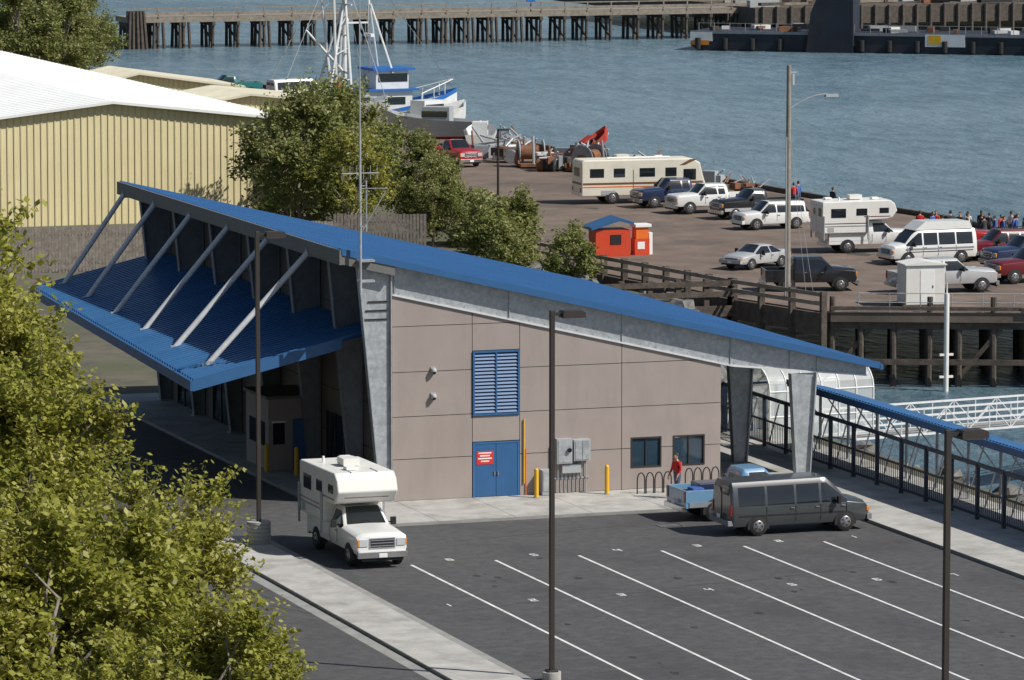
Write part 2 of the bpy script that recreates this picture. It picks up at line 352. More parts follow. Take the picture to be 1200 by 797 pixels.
for i,Y in enumerate((0.0,3.9,9.7,15.6,21.6,27.6,33.4)):
    p=[(-1.45,zr(-1.45)-.05),(-.06,zr(-.06)-.05),(-.06,0.02),(-.5,0.02)]
    M.prism(p,'Y',Y-.03,Y+.03,'galv' if i==0 else 'galv_dull')
    for a,c in((p[0],p[3]),(p[1],p[2])): M.beam((a[0],Y,a[1]),(c[0],Y,c[1]),.32,.045,'galv' if i==0 else 'galv_dull')
    M.beam((-2.1,Y,zr(-2.1)-.2),(0,Y,zr(0)-.2),.2,.28,'galv_dull')
    M.bx(-.6,0,Y-.25,Y+.25,.131,.17,'galv')
for k in range(3):M.bx(-1.2+.1*k,-.2,-.07,-.035,7.4+.35*k,7.46+.35*k,'dark')
for (X,Y,s_) in((17.6,0,1),(17.2,5.8,.9),(17.2,11.6,.9),(17.2,17.4,.9),(17.2,23.2,.9),(17.2,29,.9)):
    p=[(X-.55,zr(X)-.9),(X+.55,zr(X)-.9),(X+.28,0.13),(X-.28,.13)]
    M.prism(p,'Y',Y-.04,Y+.04,'galv')
    for a,c in((p[0],p[3]),(p[1],p[2])): M.beam((a[0],Y,a[1]),(c[0],Y,c[1]),.34,.05,'galv')
    if Y>0: M.prism([(14,zr(14)-.05),(20.5,zr(20.5)-.05),(20.5,zr(20.5)-.3),(14,zr(14)-.9)],'Y',Y-.04,Y+.04,'galv_dull')
M.obj('steel_columns',T)
M=MB();czf=lambda x: 6.3+(x+2.0)*.235
cy0,cy1=1.5,34.6
xo=lambda y:-7.7+(y-1.5)/33.1*1.5
for Y in (3.9,9.7,15.6,21.6,27.6,33.0):
    xl=xo(Y)+1.1
    M.tube((-2.28,Y,zr(-2)-.30),(xl,Y,czf(xl)+.14),.12,.12,'strut_grey',10)
    M.box((xl-.05,Y,czf(xl)+.12),(.3,.16,.2),'galv')
    M.box((-2.2,Y,zr(-2)-.30),(.3,.14,.3),'galv')
M.obj('canopy_struts',T,smooth=40)
M=MB()
y=cy0;i=0
while y<cy1-.1:
    a=xo(y+.2)
    M.prism([(a,czf(a)),(-.1,czf(-.1)),(-.1,czf(-.1)+.07),(a,czf(a)+.07)],'Y',y+.001,y+.459,'blue_trough_shade')  # base sheet painted darker, as shade between the raised ribs
    M.prism([(a+.02,czf(a)+.07),(-.12,czf(-.12)+.07),(-.12,czf(-.12)+.21),(a+.02,czf(a)+.21)],'Y',y+.1,y+.3,random.choice(['blue_metal','blue_metal_b']));y+=.46
M.prism([(-7.75,czf(-7.75)-.26),(-1.6,czf(-1.6)-.26),(-1.6,czf(-1.6)+.2),(-7.75,czf(-7.75)+.2)],'Y',cy0-.08,cy0-.002,'blue_paint')
M.beam((-7.80,cy0-.08,czf(-7.7)-.05),(xo(cy1)-.1,cy1,czf(xo(cy1))-.05),.12,.4,'blue_paint')
for Y in (3.9,9.7,15.6,21.6,27.6,33.0):
    a=xo(Y)+.12;M.prism([(a,czf(a)-.02),(-.4,czf(-.4)-.02),(-.4,czf(-.4)-.45),(a,czf(a)-.22)],'Y',Y-.06,Y+.06,'galv_dull')
M.obj('canopy',T)
M=MB()
for i in range(6):
    ya=1.0+i*5.6
    for zz in(1.9,3.7,5.5,7.3):M.bx(-.022,-.002,ya-.9,ya+4.6,zz,zz+.03,'seam')
M.bx(-.06,-.003,2.0,3.5,5.6,7.6,'navy_steel')
for k in range(11): M.box((-.09,2.75,5.7+k*.18),(.07,1.4,.06),'blue_paint')
for a,c in((5,8.6),(14.5,19),(22,26),(28.5,32)):
    M.bx(-.05,-.004,a,c,.15,2.7,'glass_dark')
    for k in range(4): M.bx(-.09,-.052,a+(c-a)*k/3-.04,a+(c-a)*k/3+.04,.13,2.75,'bronze')
M.obj('side_facade',T)
M=MB();M.bx(-2.2,-.005,9.9,13.2,.13,3.1,'panel');M.bx(-2.3,-.005,9.8,13.3,3.1,3.22,'panel_dark')
M.bx(-1.15,-.25,9.86,9.898,.15,2.25,'blue_paint');M.bx(-2.0,-1.5,9.87,9.898,1.2,2.1,'glass_dark');M.bx(-2.05,-1.45,9.868,9.888,2.1,2.18,'white_sign')
M.bx(-2.24,-2.202,10.4,12.6,1.1,2.1,'glass_dark')
M.obj('ticket_booth',T)
M=MB()
for z in(5.25,4.22):
    M.bx(1.6,1.8,-.08,-.032,z+.02,z+.2,'elec_box');M.sphere((1.7,-.14,z+.05),.13,'elec_box');M.sphere((1.7,-.19,z+.0),.085,'dark')
M.obj('wall_lamps',T,smooth=50)
M=MB()
M.tube((5.52,-.08,.6),(5.52,-.08,3.2),.03,.03,'yellow',6);M.tube((5.6,-.07,.13),(5.6,-.07,2.0),.02,.02,'orange',6)
M.bx(6.15,6.6,-.5,-.032,.15,1.15,'elec_box');M.bx(6.18,6.57,-.52,-.501,.3,1.1,'galv')
M.bx(6.85,7.5,-.3,-.032,1.35,2.35,'elec_box');M.bx(7.55,8.25,-.35,-.032,1.45,2.3,'elec_box')
M.bx(6.9,7.45,-.315,-.301,1.4,2.3,'galv');M.bx(7.6,7.88,-.37,-.351,1.5,2.25,'galv');M.bx(7.92,8.2,-.37,-.351,1.5,2.25,'galv')
M.bx(7.1,7.9,-.22,-.032,.95,1.3,'elec_box')
for k in range(8): M.tube((6.95+k*.17,-.1,.13),(6.95+k*.17,-.1,1.4),.022,.022,'galv',6)
M.tube((7.35,-.35,1.9),(7.35,-.42,1.9),.09,.09,'glass_dark',10)
M.bx(6.8,8.3,-.06,-.032,.7,.76,'galv')
M.obj('electrical_cabinets',T)
def bollard(x,y,z=.13,h=1.1):
    M=MB();M.tube((0,0,0),(0,0,h),.09,.09,'yellow',12);M.sphere((0,0,h),.09,'yellow',12,6);M.tube((0,0,-.01),(0,0,.02),.14,.14,'concrete_grey',12)
    M.obj('bollard',loc=(x,y,z),smooth=45)
for x,y in((5.75,-.9),(8.75,-.9),(-1.5,12.3),(-1.5,8.2),(-2.4,9.5)): bollard(x,y)
def bike_rack(x,y):
    M=MB()
    for k in range(4):
        pr=None
        for i in range(9):
            a=math.pi*i/8;p=(k*.38+.16-.16*math.cos(a),0,.55+.3*math.sin(a))
            if pr:M.tube(pr,p,.025,.025,'dark',6)
            pr=p
        M.tube((k*.38,0,0),(k*.38,0,.55),.025,.025,'dark',6);M.tube((k*.38+.32,0,0),(k*.38+.32,0,.55),.025,.025,'dark',6)
    M.obj('bike_rack',loc=(x,y,.13),smooth=40)
bike_rack(9.9,-1.3);bike_rack(12.2,-.7);bike_rack(13.6,-1.4)
A=MB();ax,ay=-1.55,-.85
A.tube((ax,ay,8.6),(ax,ay,15),.06,.05,'galv',8);A.tube((ax,ay,15),(ax,ay,21.5),.035,.02,'galv',6)
A.bx(ax-.05,ax+.6,ay+.0,ay+.35,9.0,9.08,'galv');A.bx(ax-.05,ax+.6,ay,ay+.35,9.8,9.88,'galv')
A.beam((ax-.75,ay,13.3),(ax+.75,ay,13.3),.04,.04,'galv')
for k in range(6):A.tube((ax-.7+k*.28,ay-.0,13.05),(ax-.7+k*.28,ay,13.6),.012,.012,'galv',5)
A.beam((ax,ay,10.9),(ax+1.0,ay-.2,12.6),.03,.03,'galv');A.beam((ax,ay,12.7),(ax+1.05,ay-.2,12.7),.03,.03,'galv')
for z in (11.5,12.0,12.5):A.tube((ax+.25,ay-.4,z),(ax+.25,ay+.4,z),.012,.012,'galv',5)
A.tube((ax+.25,ay,11.0),(ax+.25,ay,13.0),.03,.03,'galv',6);A.beam((ax,ay,11.2),(ax+.25,ay,11.2),.03,.03,'galv');A.beam((ax,ay,12.8),(ax+.25,ay,12.8),.03,.03,'galv')
A.obj('antenna_mast')
# ---------------------------------------------------------------- covered walkway
W=grp('covered_walkway')
M=MB();y0,y1=-75.,8.6
wz=lambda x: 3.05-(x-20.6)*.24
M.prism([(20.6,wz(20.6)),(23.2,wz(23.2)),(23.2,wz(23.2)+.06),(20.6,wz(20.6)+.06)],'Y',y0,y1,'blue_trough_shade')  # sheet under the ribs carries painted trough shade
y=y0+.05
while y<y1:
    M.prism([(20.6,wz(20.6)+.06),(23.2,wz(23.2)+.06),(23.2,wz(23.2)+.13),(20.6,wz(20.6)+.13)],'Y',y,y+.16,'blue_metal');y+=.3
M.bx(20.5,20.598,y0,y1,2.86,3.14,'blue_paint')
M.prism([(20.5,2.95),(23.2,wz(23.2)-.1),(23.2,wz(23.2)+.1),(20.5,3.15)],'Y',y1,y1+.08,'blue_paint')
M.obj('roof',W)
M=MB();y=y1-.4
while y>y0:
    M.tube((21.9,y,.1),(21.9,y,2.6),.07,.07,'galv',8);M.beam((20.7,y,2.93),(23.1,y,2.36),.08,.14,'navy_steel')
    M.beam((21.9,y,1.5),(20.9,y,2.8),.05,.05,'galv')
    M.beam((21.9,y,.3),(21.9,y-1.5,2.5),.05,.05,'galv')
    y-=3.0
M.obj('posts',W)
M=MB();y=14.6
while y>-75:
    M.bx(19.9,20.04,y-.07,y+.07,.13,2.3,'navy_steel')
    for j in range(1,13): 
        if y-j*.185>-75: M.bx(19.95,19.975,y-j*.185-.01,y-j*.185+.01,.35,1.25,'navy_steel')
    M.beam((20.15,y,.15),(20.15,y-1.2,2.1),.04,.06,'strut_grey')
    y-=2.4
for z,t in((2.28,.16),(1.28,.08),(.32,.1)): M.bx(19.925,19.995,-75,14.6,z-t/2,z+t/2,'navy_steel')
for x in range(3):M.bx(20.04+x*1.2,20.16+x*1.2,14.54,14.66,.13,2.3,'navy_steel')
M.bx(20.04,22.5,14.56,14.64,2.2,2.3,'navy_steel')
M.obj('railing',W)
Sh=grp('arched_shelter',(23.2,13.4,.13),R(4));Sh.scale=(1.1,1.1,1.1)
M=MB()
prof=[(-1.6,0),(-1.6,1.9)]+[(-1.6*math.cos(a),1.9+1.0*math.sin(a)) for a in [math.pi*i/10 for i in range(1,10)]]+[(1.6,1.9),(1.6,0)]
for a,c in zip(prof,prof[1:]): M.add([(-2.2,a[0],a[1]),(2.4,a[0],a[1]),(2.4,c[0],c[1]),(-2.2,c[0],c[1])],[(0,1,2,3)],'polycarb')
M.obj('panels',Sh)
M=MB()
for k in range(7):
    x=-2.2+k*4.6/6
    for a,c in zip(prof,prof[1:]): M.tube((x,a[0],a[1]),(x,c[0],c[1]),.035,.035,'white_sign',6)
for q in(prof[1],prof[5],prof[8],prof[-2],(-1.6,.9)): M.tube((-2.2,q[0],q[1]),(2.4,q[0],q[1]),.03,.03,'white_sign',6)
M.obj('frame',Sh)
G=MB();gp=Vector((25,13.5,-.2));gq=Vector((54,29.5,-2.0));d=(gq-gp);dn=d.normalized();sn=Vector((-dn.y,dn.x,0)).normalized()
for s_ in(-1,1):
    o=sn*s_*1.0
    for z in(0,.55,1.15): G.beam(gp+o+Vector((0,0,z)),gq+o+Vector((0,0,z)),.07,.09,'strut_grey')
    nn=20
    for i in range(nn+1):
        a=gp+d*(i/nn)+o;G.beam(a,a+Vector((0,0,1.15)),.05,.05,'strut_grey')
        if i<nn:
            c=gp+d*((i+1)/nn)+o;G.beam(a if i%2 else a+Vector((0,0,1.15)),c+Vector((0,0,1.15)) if i%2 else c,.04,.04,'strut_grey')
G.beam(gp+Vector((0,0,-.02)),gq+Vector((0,0,-.02)),1.9,.08,'concrete_grey');G.obj('gangway')
M=MB();M.bx(50,62,24,36,-4.4,-3.0,'concrete_grey')
for q in((50.5,24.5),(61,24.5),(50.5,35.5),(61,35.5)):M.tube((q[0],q[1],-5),(q[0],q[1],1),.25,.25,'timber',10)
M.obj('floating_dock')
# ---------------------------------------------------------------- lot lamps
def lot_lamp(x,y,h=11.75):
    g_=grp('street_lamp',(x,y,.0));M=MB()
    M.box((0,0,h/2+.2),(.15,.15,h-.2),'bronze');M.box((0,0,.33),(.34,.34,.06),'bronze');M.obj('pole',g_,bevel=.01)
    M=MB();M.box((.16,0,h-.02),(.3,.08,.1),'bronze')
    M.prism([(.3,h-.14),(1.05,h-.14),(1.05,h+.02),(.95,h+.08),(.35,h+.08),(.3,h+.02)],'Y',-.24,.24,'bronze');M.bx(.38,.97,-.18,.18,h-.16,h-.141,'lamp_clear');M.obj('head',g_)
    M=MB();M.tube((0,0,0),(0,0,.3),.3,.3,'concrete',20);M.obj('footing',g_,smooth=40)
    return g_
g_=lot_lamp(-7.85,-8.1)
M=MB();M.tube((0,0,.0),(0,0,.95),.44,.44,'concrete',24)
for k in range(6): M.tube((0,0,.1+k*.15),(0,0,.13+k*.15),.455,.455,'concrete_grey',24)
M.obj('drum_base',g_,smooth=40)
lot_lamp(-6.55,-36.9);lot_lamp(-6.4,-66.4)
def plain_lamp(x,y,h):
    M=MB();M.tube((0,0,0),(0,0,h),.09,.07,'bronze',8);M.box((.35,0,h),(.7,.25,.12),'bronze');M.obj('street_lamp',loc=(x,y,0),smooth=40)
plain_lamp(37.4,95,7.6);plain_lamp(33.2,119.5,7.9)
M=MB();M.tube((0,0,0),(0,0,13),.17,.12,'pole_wood',10)
pr=None
for i in range(8):
    t=i/7;p=(.1+2.1*t,-.3*t,10.6+.75*math.sin(t*1.7));
    if pr:M.tube(pr,p,.04,.04,'galv',6)
    pr=p
M.box((2.45,-.3,11.28),(.75,.28,.16),'elec_box');M.box((2.45,-.3,11.17),(.5,.2,.06),'lamp_clear')
M.tube((.2,0,11.9),(.2,0,12.5),.14,.14,'elec_box',8);M.beam((-.1,0,12.6),(.5,0,12.6),.06,.08,'galv')
for a in((1.6,0),(1.4,.6)): M.tube((0,0,9.5),(a[0],a[1],0),.012,.012,'galv',4)
M.tube((-.16,-.1,0),(-.16,-.1,9),.04,.04,'elec_box',6)
M.obj('utility_pole',loc=(44.5,66,0),smooth=40)
# ---------------------------------------------------------------- wharf
WH=grp('wharf')
edge=[(43.5,57.5),(53,53.6),(76,44),(73.5,70),(71.3,88),(72.6,104),(71,122),(68.5,160),(68.5,200),(70,232),(69,262),(50,262),(50,170),(41,115),(38.5,98),(39,83),(41.5,66)]
M=MB();M.prism(edge,'Z',-.45,.06,'deck_asphalt');M.obj('deck',WH)
M=MB()
def railrun(pts,h0=.08,s_=.3,m='timber'):
    for a,c in zip(pts,pts[1:]): M.beam((a[0],a[1],h0+s_/2),(c[0],c[1],h0+s_/2),s_,s_,m)
railrun(edge[1:11]);railrun([edge[0],edge[1]],.2,.2)
M.obj('bull_rail',WH)
M=MB()
for i in range(16):
    x=rr.uniform(44,66);y=rr.uniform(60,200)
    if y<115 or x>50: blob(M,x,y,rr.uniform(.4,1.6),'asphalt_patch',.064+i*.0004)
M.obj('deck_stains',WH)
M=MB()
def piles(a,c,n,back,rowsn):
    a=Vector(a);c=Vector(c);t=(c-a).normalized();nn=Vector((-t.y,t.x))
    for r in range(rowsn):
        for i in range(n):
            p=a.lerp(c,i/(n-1))+nn*(r*back+.4)+Vector((rr.uniform(-.15,.15),0));M.tube((p.x,p.y,-6),(p.x+rr.uniform(-.1,.1),p.y,-.45 if rr.random()<.8 or r>0 else .9),.19,.17,'timber',8)
        p=a+nn*(r*back+.4);q=c+nn*(r*back+.4);M.beam((p.x,p.y,-.65),(q.x,q.y,-.65),.35,.38,'timber')
piles((43.5,57.5),(76,44),21,2.6,5)
for i in range(16):
    p=Vector((43.5,57.5)).lerp(Vector((76,44)),i/15);q=Vector((43.5,57.5)).lerp(Vector((76,44)),(i+1)/15)
    if i%3==0:M.beam((p.x,p.y+.4,-3.6),(q.x,q.y+.4,-.8),.12,.25,'timber')
M.beam((43.5,57.35,-2.6),(76,43.85,-2.6),.1,.3,'timber')
def pilesline(pts,step):
    for a,c in zip(pts,pts[1:]):
        a=Vector(a);c=Vector(c);n=max(2,int((c-a).length/step))
        for i in range(n):
            p=a.lerp(c,i/n);M.tube((p.x,p.y,-6),(p.x,p.y,-.4),.18,.18,'timber',7)
pilesline(edge[2:11],2.5)
M.obj('piles',WH)
M=MB();bl=[(43.2,57.6),(41.2,66),(38.7,83),(38.2,98),(40.8,115)]
for a,c in zip(bl,bl[1:]):
    a=Vector(a);c=Vector(c);n=int((c-a).length/2.2)
    M.beam((a.x,a.y,-.55),(c.x,c.y,-.55),.25,1.1,'timber')
    for i in range(n+1):
        p=a.lerp(c,i/n);M.box((p.x-.1,p.y,-.6),(.32,.32,3.6),'timber');
    for z in(.55,1.05): M.beam((a.x-.28,a.y,z),(c.x-.28,c.y,z),.08,.22,'timber_light')
M.obj('timber_bulkhead')
M=MB();pa=Vector((28,66.5));pb=Vector((41.2,65.8))
for i in range(9):
    p=pa.lerp(pb,i/8);M.box((p.x,p.y,-.8),(.3,.3,4.0),'timber')
for z in(.35,.95,-.6):M.beam((pa.x,pa.y-.2,z),(pb.x,pb.y-.2,z),.1,.3 if z>0 else .6,'timber')
M.obj('timber_pier_fence')
M=MB();a=Vector((45,57.2));c=Vector((76,44.4))
for i in range(21):
    p=a.lerp(c,i/20);M.tube((p.x,p.y,.06),(p.x,p.y,1.1),.03,.03,'galv',5)
for z in(.6,1.1):M.tube((a.x,a.y,z),(c.x,c.y,z),.025,.025,'galv',5)
M.obj('pipe_railing')
M=MB();M.bx(-1.1,1.1,-.9,.9,0,2.15,'camper_white');M.prism([(-1.2,2.15),(1.2,2.15),(1.2,2.22),(0,2.4),(-1.2,2.22)],'Y',-1,1,'camper_white');M.bx(-.3,.5,-.92,-.901,.1,1.9,'white_sign');M.bx(.38,.44,-.94,-.921,.9,1.05,'dark');M.box((0,0,-.1),(2.6,2.2,.2),'timber')
M.obj('equipment_shed',loc=(49.6,59.2,.2),rz=R(-8),bevel=.02)
M=MB();M.tube((0,0,-6),(0,0,1.3),.14,.14,'camper_white',10);M.box((0,0,-2.0),(.8,.12,.12),'camper_white');M.box((0,0,-3.2),(.8,.12,.12),'camper_white');M.tube((0,0,1.3),(0,0,1.9),.05,.03,'camper_white',6);M.obj('mooring_post',loc=(48.6,53.6,0),smooth=40)
K=grp('red_kiosk',(43.2,91,.06),R(-5),.84);M=MB()
M.bx(-1.3,1.3,-1,1,0,1.95,'kiosk_red');M.bx(-.2,.6,-1.04,-1.001,.9,1.6,'dark');M.obj('walls',K)
M=MB();M.prism([(-1.7,1.95),(-1.7,2.15),(.4,2.85),(1.5,2.5),(1.5,2.3),(.4,2.6)],'Y',-1.25,1.25,'blue_paint');M.obj('roof',K)
M=MB();M.bx(-.6,.6,-.45,.45,.0,1.1,'kiosk_red');M.bx(-.5,.5,-.46,.46,1.1,1.9,'orange');M.bx(-.6,.7,-.6,.6,1.9,2.1,'white_sign');M.bx(-.4,.2,-.48,-.461,.4,.9,'white_sign');M.bx(.62,.9,-.3,.3,0,1.5,'white_sign')
o=M.obj('vending_stand',loc=(45.2,91,.06),bevel=.02);o.scale=(.8,.8,.9)
# ---------------------------------------------------------------- yellow warehouses
def shed(name,x0,x1,y0,y1,ze,zp,xa,roofm='roof_white',ribs=.45,rib_roof=None):
    g_=grp(name);M=MB()
    prof=[(x0,0),(x1,0),(x1,ze),(xa,zp),(x0,ze)];M.prism(prof,'Y',y0,y1,'yellow_siding')
    topz=lambda x: ze+(zp-ze)*((x-x0)/(xa-x0) if x<xa else (x1-x)/(x1-xa))
    x=x0+.1
    while x<x1:
        M.bx(x,x+.09,y0-.05,y0-.001,0,topz(x)-.05,'siding_rib');x+=ribs
    M.obj('walls',g_)
    M=MB()
    for a,za,c,zc in((x0-.4,ze-.05,xa,zp),(xa,zp,x1+.4,ze-.05)):
        M.prism([(a,za+.02),(c,zc+.02),(c,zc+.2),(a,za+.2)],'Y',y0-.5,y1+.5,roofm)
        y=y0-.4
        while y<y1:
            M.prism([(a,za+.2),(c,zc+.2),(c,zc+.24),(a,za+.24)],'Y',y,y+.06,roofm);y+=(rib_roof or 1.2)
    M.bx(x1+.3,x1+.45,y0-.5,y1+.5,ze-.2,ze+.1,'white_sign')
    M.obj('roof',g_);return g_
shed('yellow_warehouse',7.5,32.4,122,212,6.5,7.9,20)
shed('yellow_storage_building',40,55,214,224,2.8,4.1,46,roofm='roof_cream',rib_roof=.5)
shed('yellow_storage_building',44,56.5,190,201,2.9,3.7,49,roofm='roof_cream',rib_roof=.5)
def fence(p,q,h,name='wooden_fence'):
    M=MB();p=Vector(p);q=Vector(q);n=int((q-p).length/.2);t=(q-p).normalized();ang=math.atan2(t.y,t.x)
    for i in range(n):
        c=p.lerp(q,(i+.5)/n);M.box((c.x,c.y,h/2+rr.uniform(-.05,.05)),(.17,.03,h),'wood_grey',rz=ang)
    for z in(.5,h-.5):M.beam((p.x,p.y+.06,z),(q.x,q.y+.06,z),.05,.1,'wood_grey')
    M.obj(name)
fence((6,93),(20,92),2.7);fence((20,92),(26,92.3),2.6);fence((26,92.3),(31.3,90.5),3.0)
# ---------------------------------------------------------------- vehicles
def loft(M,keys,side,shield,paint,edge_=.13,glass='glass_dark'):
    def itp(x):
        for a,c in zip(keys,keys[1:]):
            if a[0]<=x<=c[0]:
                t=(x-a[0])/(c[0]-a[0]);return [a[i]+(c[i]-a[i])*t for i in range(6)]
    xs=sorted({k[0] for k in keys}|{v for s_ in side+shield for v in s_})
    rings=[]
    for x in xs:
        _,z0,zb,zt_,wb,wt=itp(x);e=min(edge_,(zt_-zb)*.45)
        rings.append([(x,wb*.93,z0),(x,wb,z0+(zb-z0)*.35),(x,wb*.985,zb),(x,wt,zt_-e),(x,wt-.13,zt_),(x,0,zt_+.02),(x,-(wt-.13),zt_),(x,-wt,zt_-e),(x,-wb*.985,zb),(x,-wb,z0+(zb-z0)*.35),(x,-wb*.93,z0)])
    def isin(a,c,L_): return any(s0-1e-6<=a and c<=s1+1e-6 for s0,s1 in L_)
    for (xa,ra),(xb,rb) in zip(zip(xs,rings),zip(xs[1:],rings[1:])):
        for j in range(10):
            mm=paint
            if j in(2,7) and (isin(xa,xb,side) or isin(xa,xb,shield)): mm=glass
            if j in(4,5) and isin(xa,xb,shield): mm=glass
            M.add([ra[j],ra[j+1],rb[j+1],rb[j]],[(0,1,2,3)],mm)
        M.add([ra[10],ra[0],rb[0],rb[10]],[(0,1,2,3)],'dark')
    for r in(rings[0],rings[-1]): M.add(r,[list(range(11))],paint)
def wheels(g_,xs,r,hw,z0,rimm='rim'):
    M=MB();A_=MB()
    for x in xs:
        for s_ in(-1,1):
            yo=s_*(hw+.02);yi=s_*(hw-.24)
            M.tube((x,yi,r),(x,yo-s_*.03,r),r,r,'tyre',22);M.tube((x,yo-s_*.03,r),(x,yo,r),r,r*.86,'tyre',22)
            M.tube((x,yo-s_*.0,r),(x,yo+s_*.012,r),r*.60,r*.56,rimm,18);M.tube((x,yo+s_*.012,r),(x,yo+s_*.03,r),r*.2,r*.15,'chrome',10)
            for k in range(5):
                a=2*math.pi*k/5;M.tube((x+r*.38*math.cos(a),yo+s_*.011,r+r*.38*math.sin(a)),(x+r*.38*math.cos(a),yo+s_*.016,r+r*.38*math.sin(a)),r*.12,r*.12,'dark',6)
            ra=r+.075;n=20;ps=[]
            for i in range(n+1):
                a=math.pi*i/n*1.16-math.pi*.08;ps.append((x+ra*math.cos(a),r+ra*math.sin(a)*.98))
            A_.prism(ps,'Y',s_*(hw-.3),s_*(hw+.004),'rubber')
    M.obj('wheels',g_,smooth=40);A_.obj('wheel_arches',g_)
def finish(M,g_,name='body',bev=.02):
    o=M.obj(name,g_)
    bm=bmesh.new();bm.from_mesh(o.data);bmesh.ops.remove_doubles(bm,verts=bm.verts,dist=.0005);bmesh.ops.recalc_face_normals(bm,faces=bm.faces);bm.to_mesh(o.data);bm.free()
    o.data.polygons.foreach_set('use_smooth',[True]*len(o.data.polygons));o.data.set_sharp_from_angle(angle=R(32))
    if bev:
        b=o.modifiers.new('bevel','BEVEL');b.width=bev;b.segments=2;b.limit_method='ANGLE';b.angle_limit=R(28)
    return o
def front_rear(g_,L_,hw,zf,paint,grille='dark',bump='chrome',rear_z=None,gh=.26,plate=True):
    M=MB();x=L_/2
    M.box((x+.03,0,.52),(.2,hw*1.9,.22),bump);M.box((-x-.03,0,.52),(.2,hw*1.9,.2),bump)
    M.box((x+.02,0,.36),(.1,hw*1.6,.12),'dark')
    gz=zf-.07-gh/2
    M.box((x+.0,0,gz),(.06,hw*1.0,gh),'dark' if grille!='chrome' else 'chrome')
    if grille=='chrome': M.box((x+.01,0,gz),(.06,hw*.9,gh*.78),'dark')
    nb=3
    for k in range(nb):M.box((x+.04,0,gz+(k-1)*gh*.27),(.02,hw*.9,gh*.09),'chrome' if grille=='chrome' else paint)
    for s_ in(-1,1):
        M.box((x-.02,s_*hw*.72,gz+.02),(.1,hw*.34,gh*.7),'lamp_clear');M.box((x-.04,s_*hw*.91,gz+.02),(.12,.09,gh*.6),'amber')
        M.box((-x-.0,s_*hw*.88,(rear_z or zf)-.1),(.06,hw*.16,.42),'lamp_red')
    M.box((-x-.14,0,.72),(.02,.32,.16),'white_sign');M.box((x+.14,0,.5),(.02,.32,.15),'white_sign')
    M.obj('lights_and_bumpers',g_,bevel=.015)
def side_trim(g_,hw,doors,zb,z0,mx,mz,handles=True):
    M=MB()
    for s_ in(-1,1):
        for d_ in doors: M.box((d_,s_*(hw+.001),(zb+z0)/2+.05),(.016,.012,zb-z0-.15),'dark')
        if handles:
            for d_ in doors[1:]: M.box((d_-.02 -.12,s_*(hw+.015),zb-.1),(.16,.03,.035),'chrome')
        M.box((mx,s_*(hw+.16),mz),(.1,.2,.28),'dark');M.box((mx,s_*(hw+.02),mz-.04),(.05,.16,.04),'dark')
    M.obj('trim',g_)
def van(name,loc,rz,paint,hightop=False):
    g_=grp(name,loc,rz);hw=1.0;M=MB()
    keys=[(-2.85,.42,1.14,1.92,.95,.80),(-2.76,.36,1.16,2.06,1.0,.84),(1.1,.36,1.16,2.1,1.0,.84),(1.5,.36,1.155,1.78,1.0,.82),(1.95,.36,1.14,1.28,.99,.88),(2.68,.38,1.04,1.14,.96,.82),(2.85,.45,.88,.98,.9,.75)]
    side=[(-2.55,-1.45),(-1.36,-.25),(-.16,.78),(.88,1.1)]
    loft(M,keys,side,[(1.1,1.95)],paint,edge_=.2);finish(M,g_)
    M=MB();
    for s_ in(-1,1): M.box((-2.835,s_*.42,1.55),(.03,.62,.5),'glass_dark',rot=Matrix.Rotation(R(-7),3,'Y'))
    M.box((-2.86,0,1.15),(.02,.02,1.3),'dark')
    for s_ in(-1,1): M.box((-.4,s_*1.004,.78),(4.3,.012,.05),'dark')
    if hightop:
        M.prism([(-2.6,2.05),(-2.4,2.5),(.6,2.55),(1.3,2.05)],'Y',-.8,.8,paint)
        for s_ in(-1,1): M.box((-.3,s_*1.006,.95),(4.6,.012,.1),'stripe_grey')
    M.obj('rear_windows_and_roof',g_,bevel=.03 if hightop else 0)
    front_rear(g_,5.7,hw,1.0,paint,bump='galv_dull' if not hightop else 'chrome',rear_z=1.1)
    side_trim(g_,hw,[-1.4,-.2,.83,1.9],1.12,.4,1.5,1.25);wheels(g_,(-1.75,1.85),.37,hw,.36);return g_
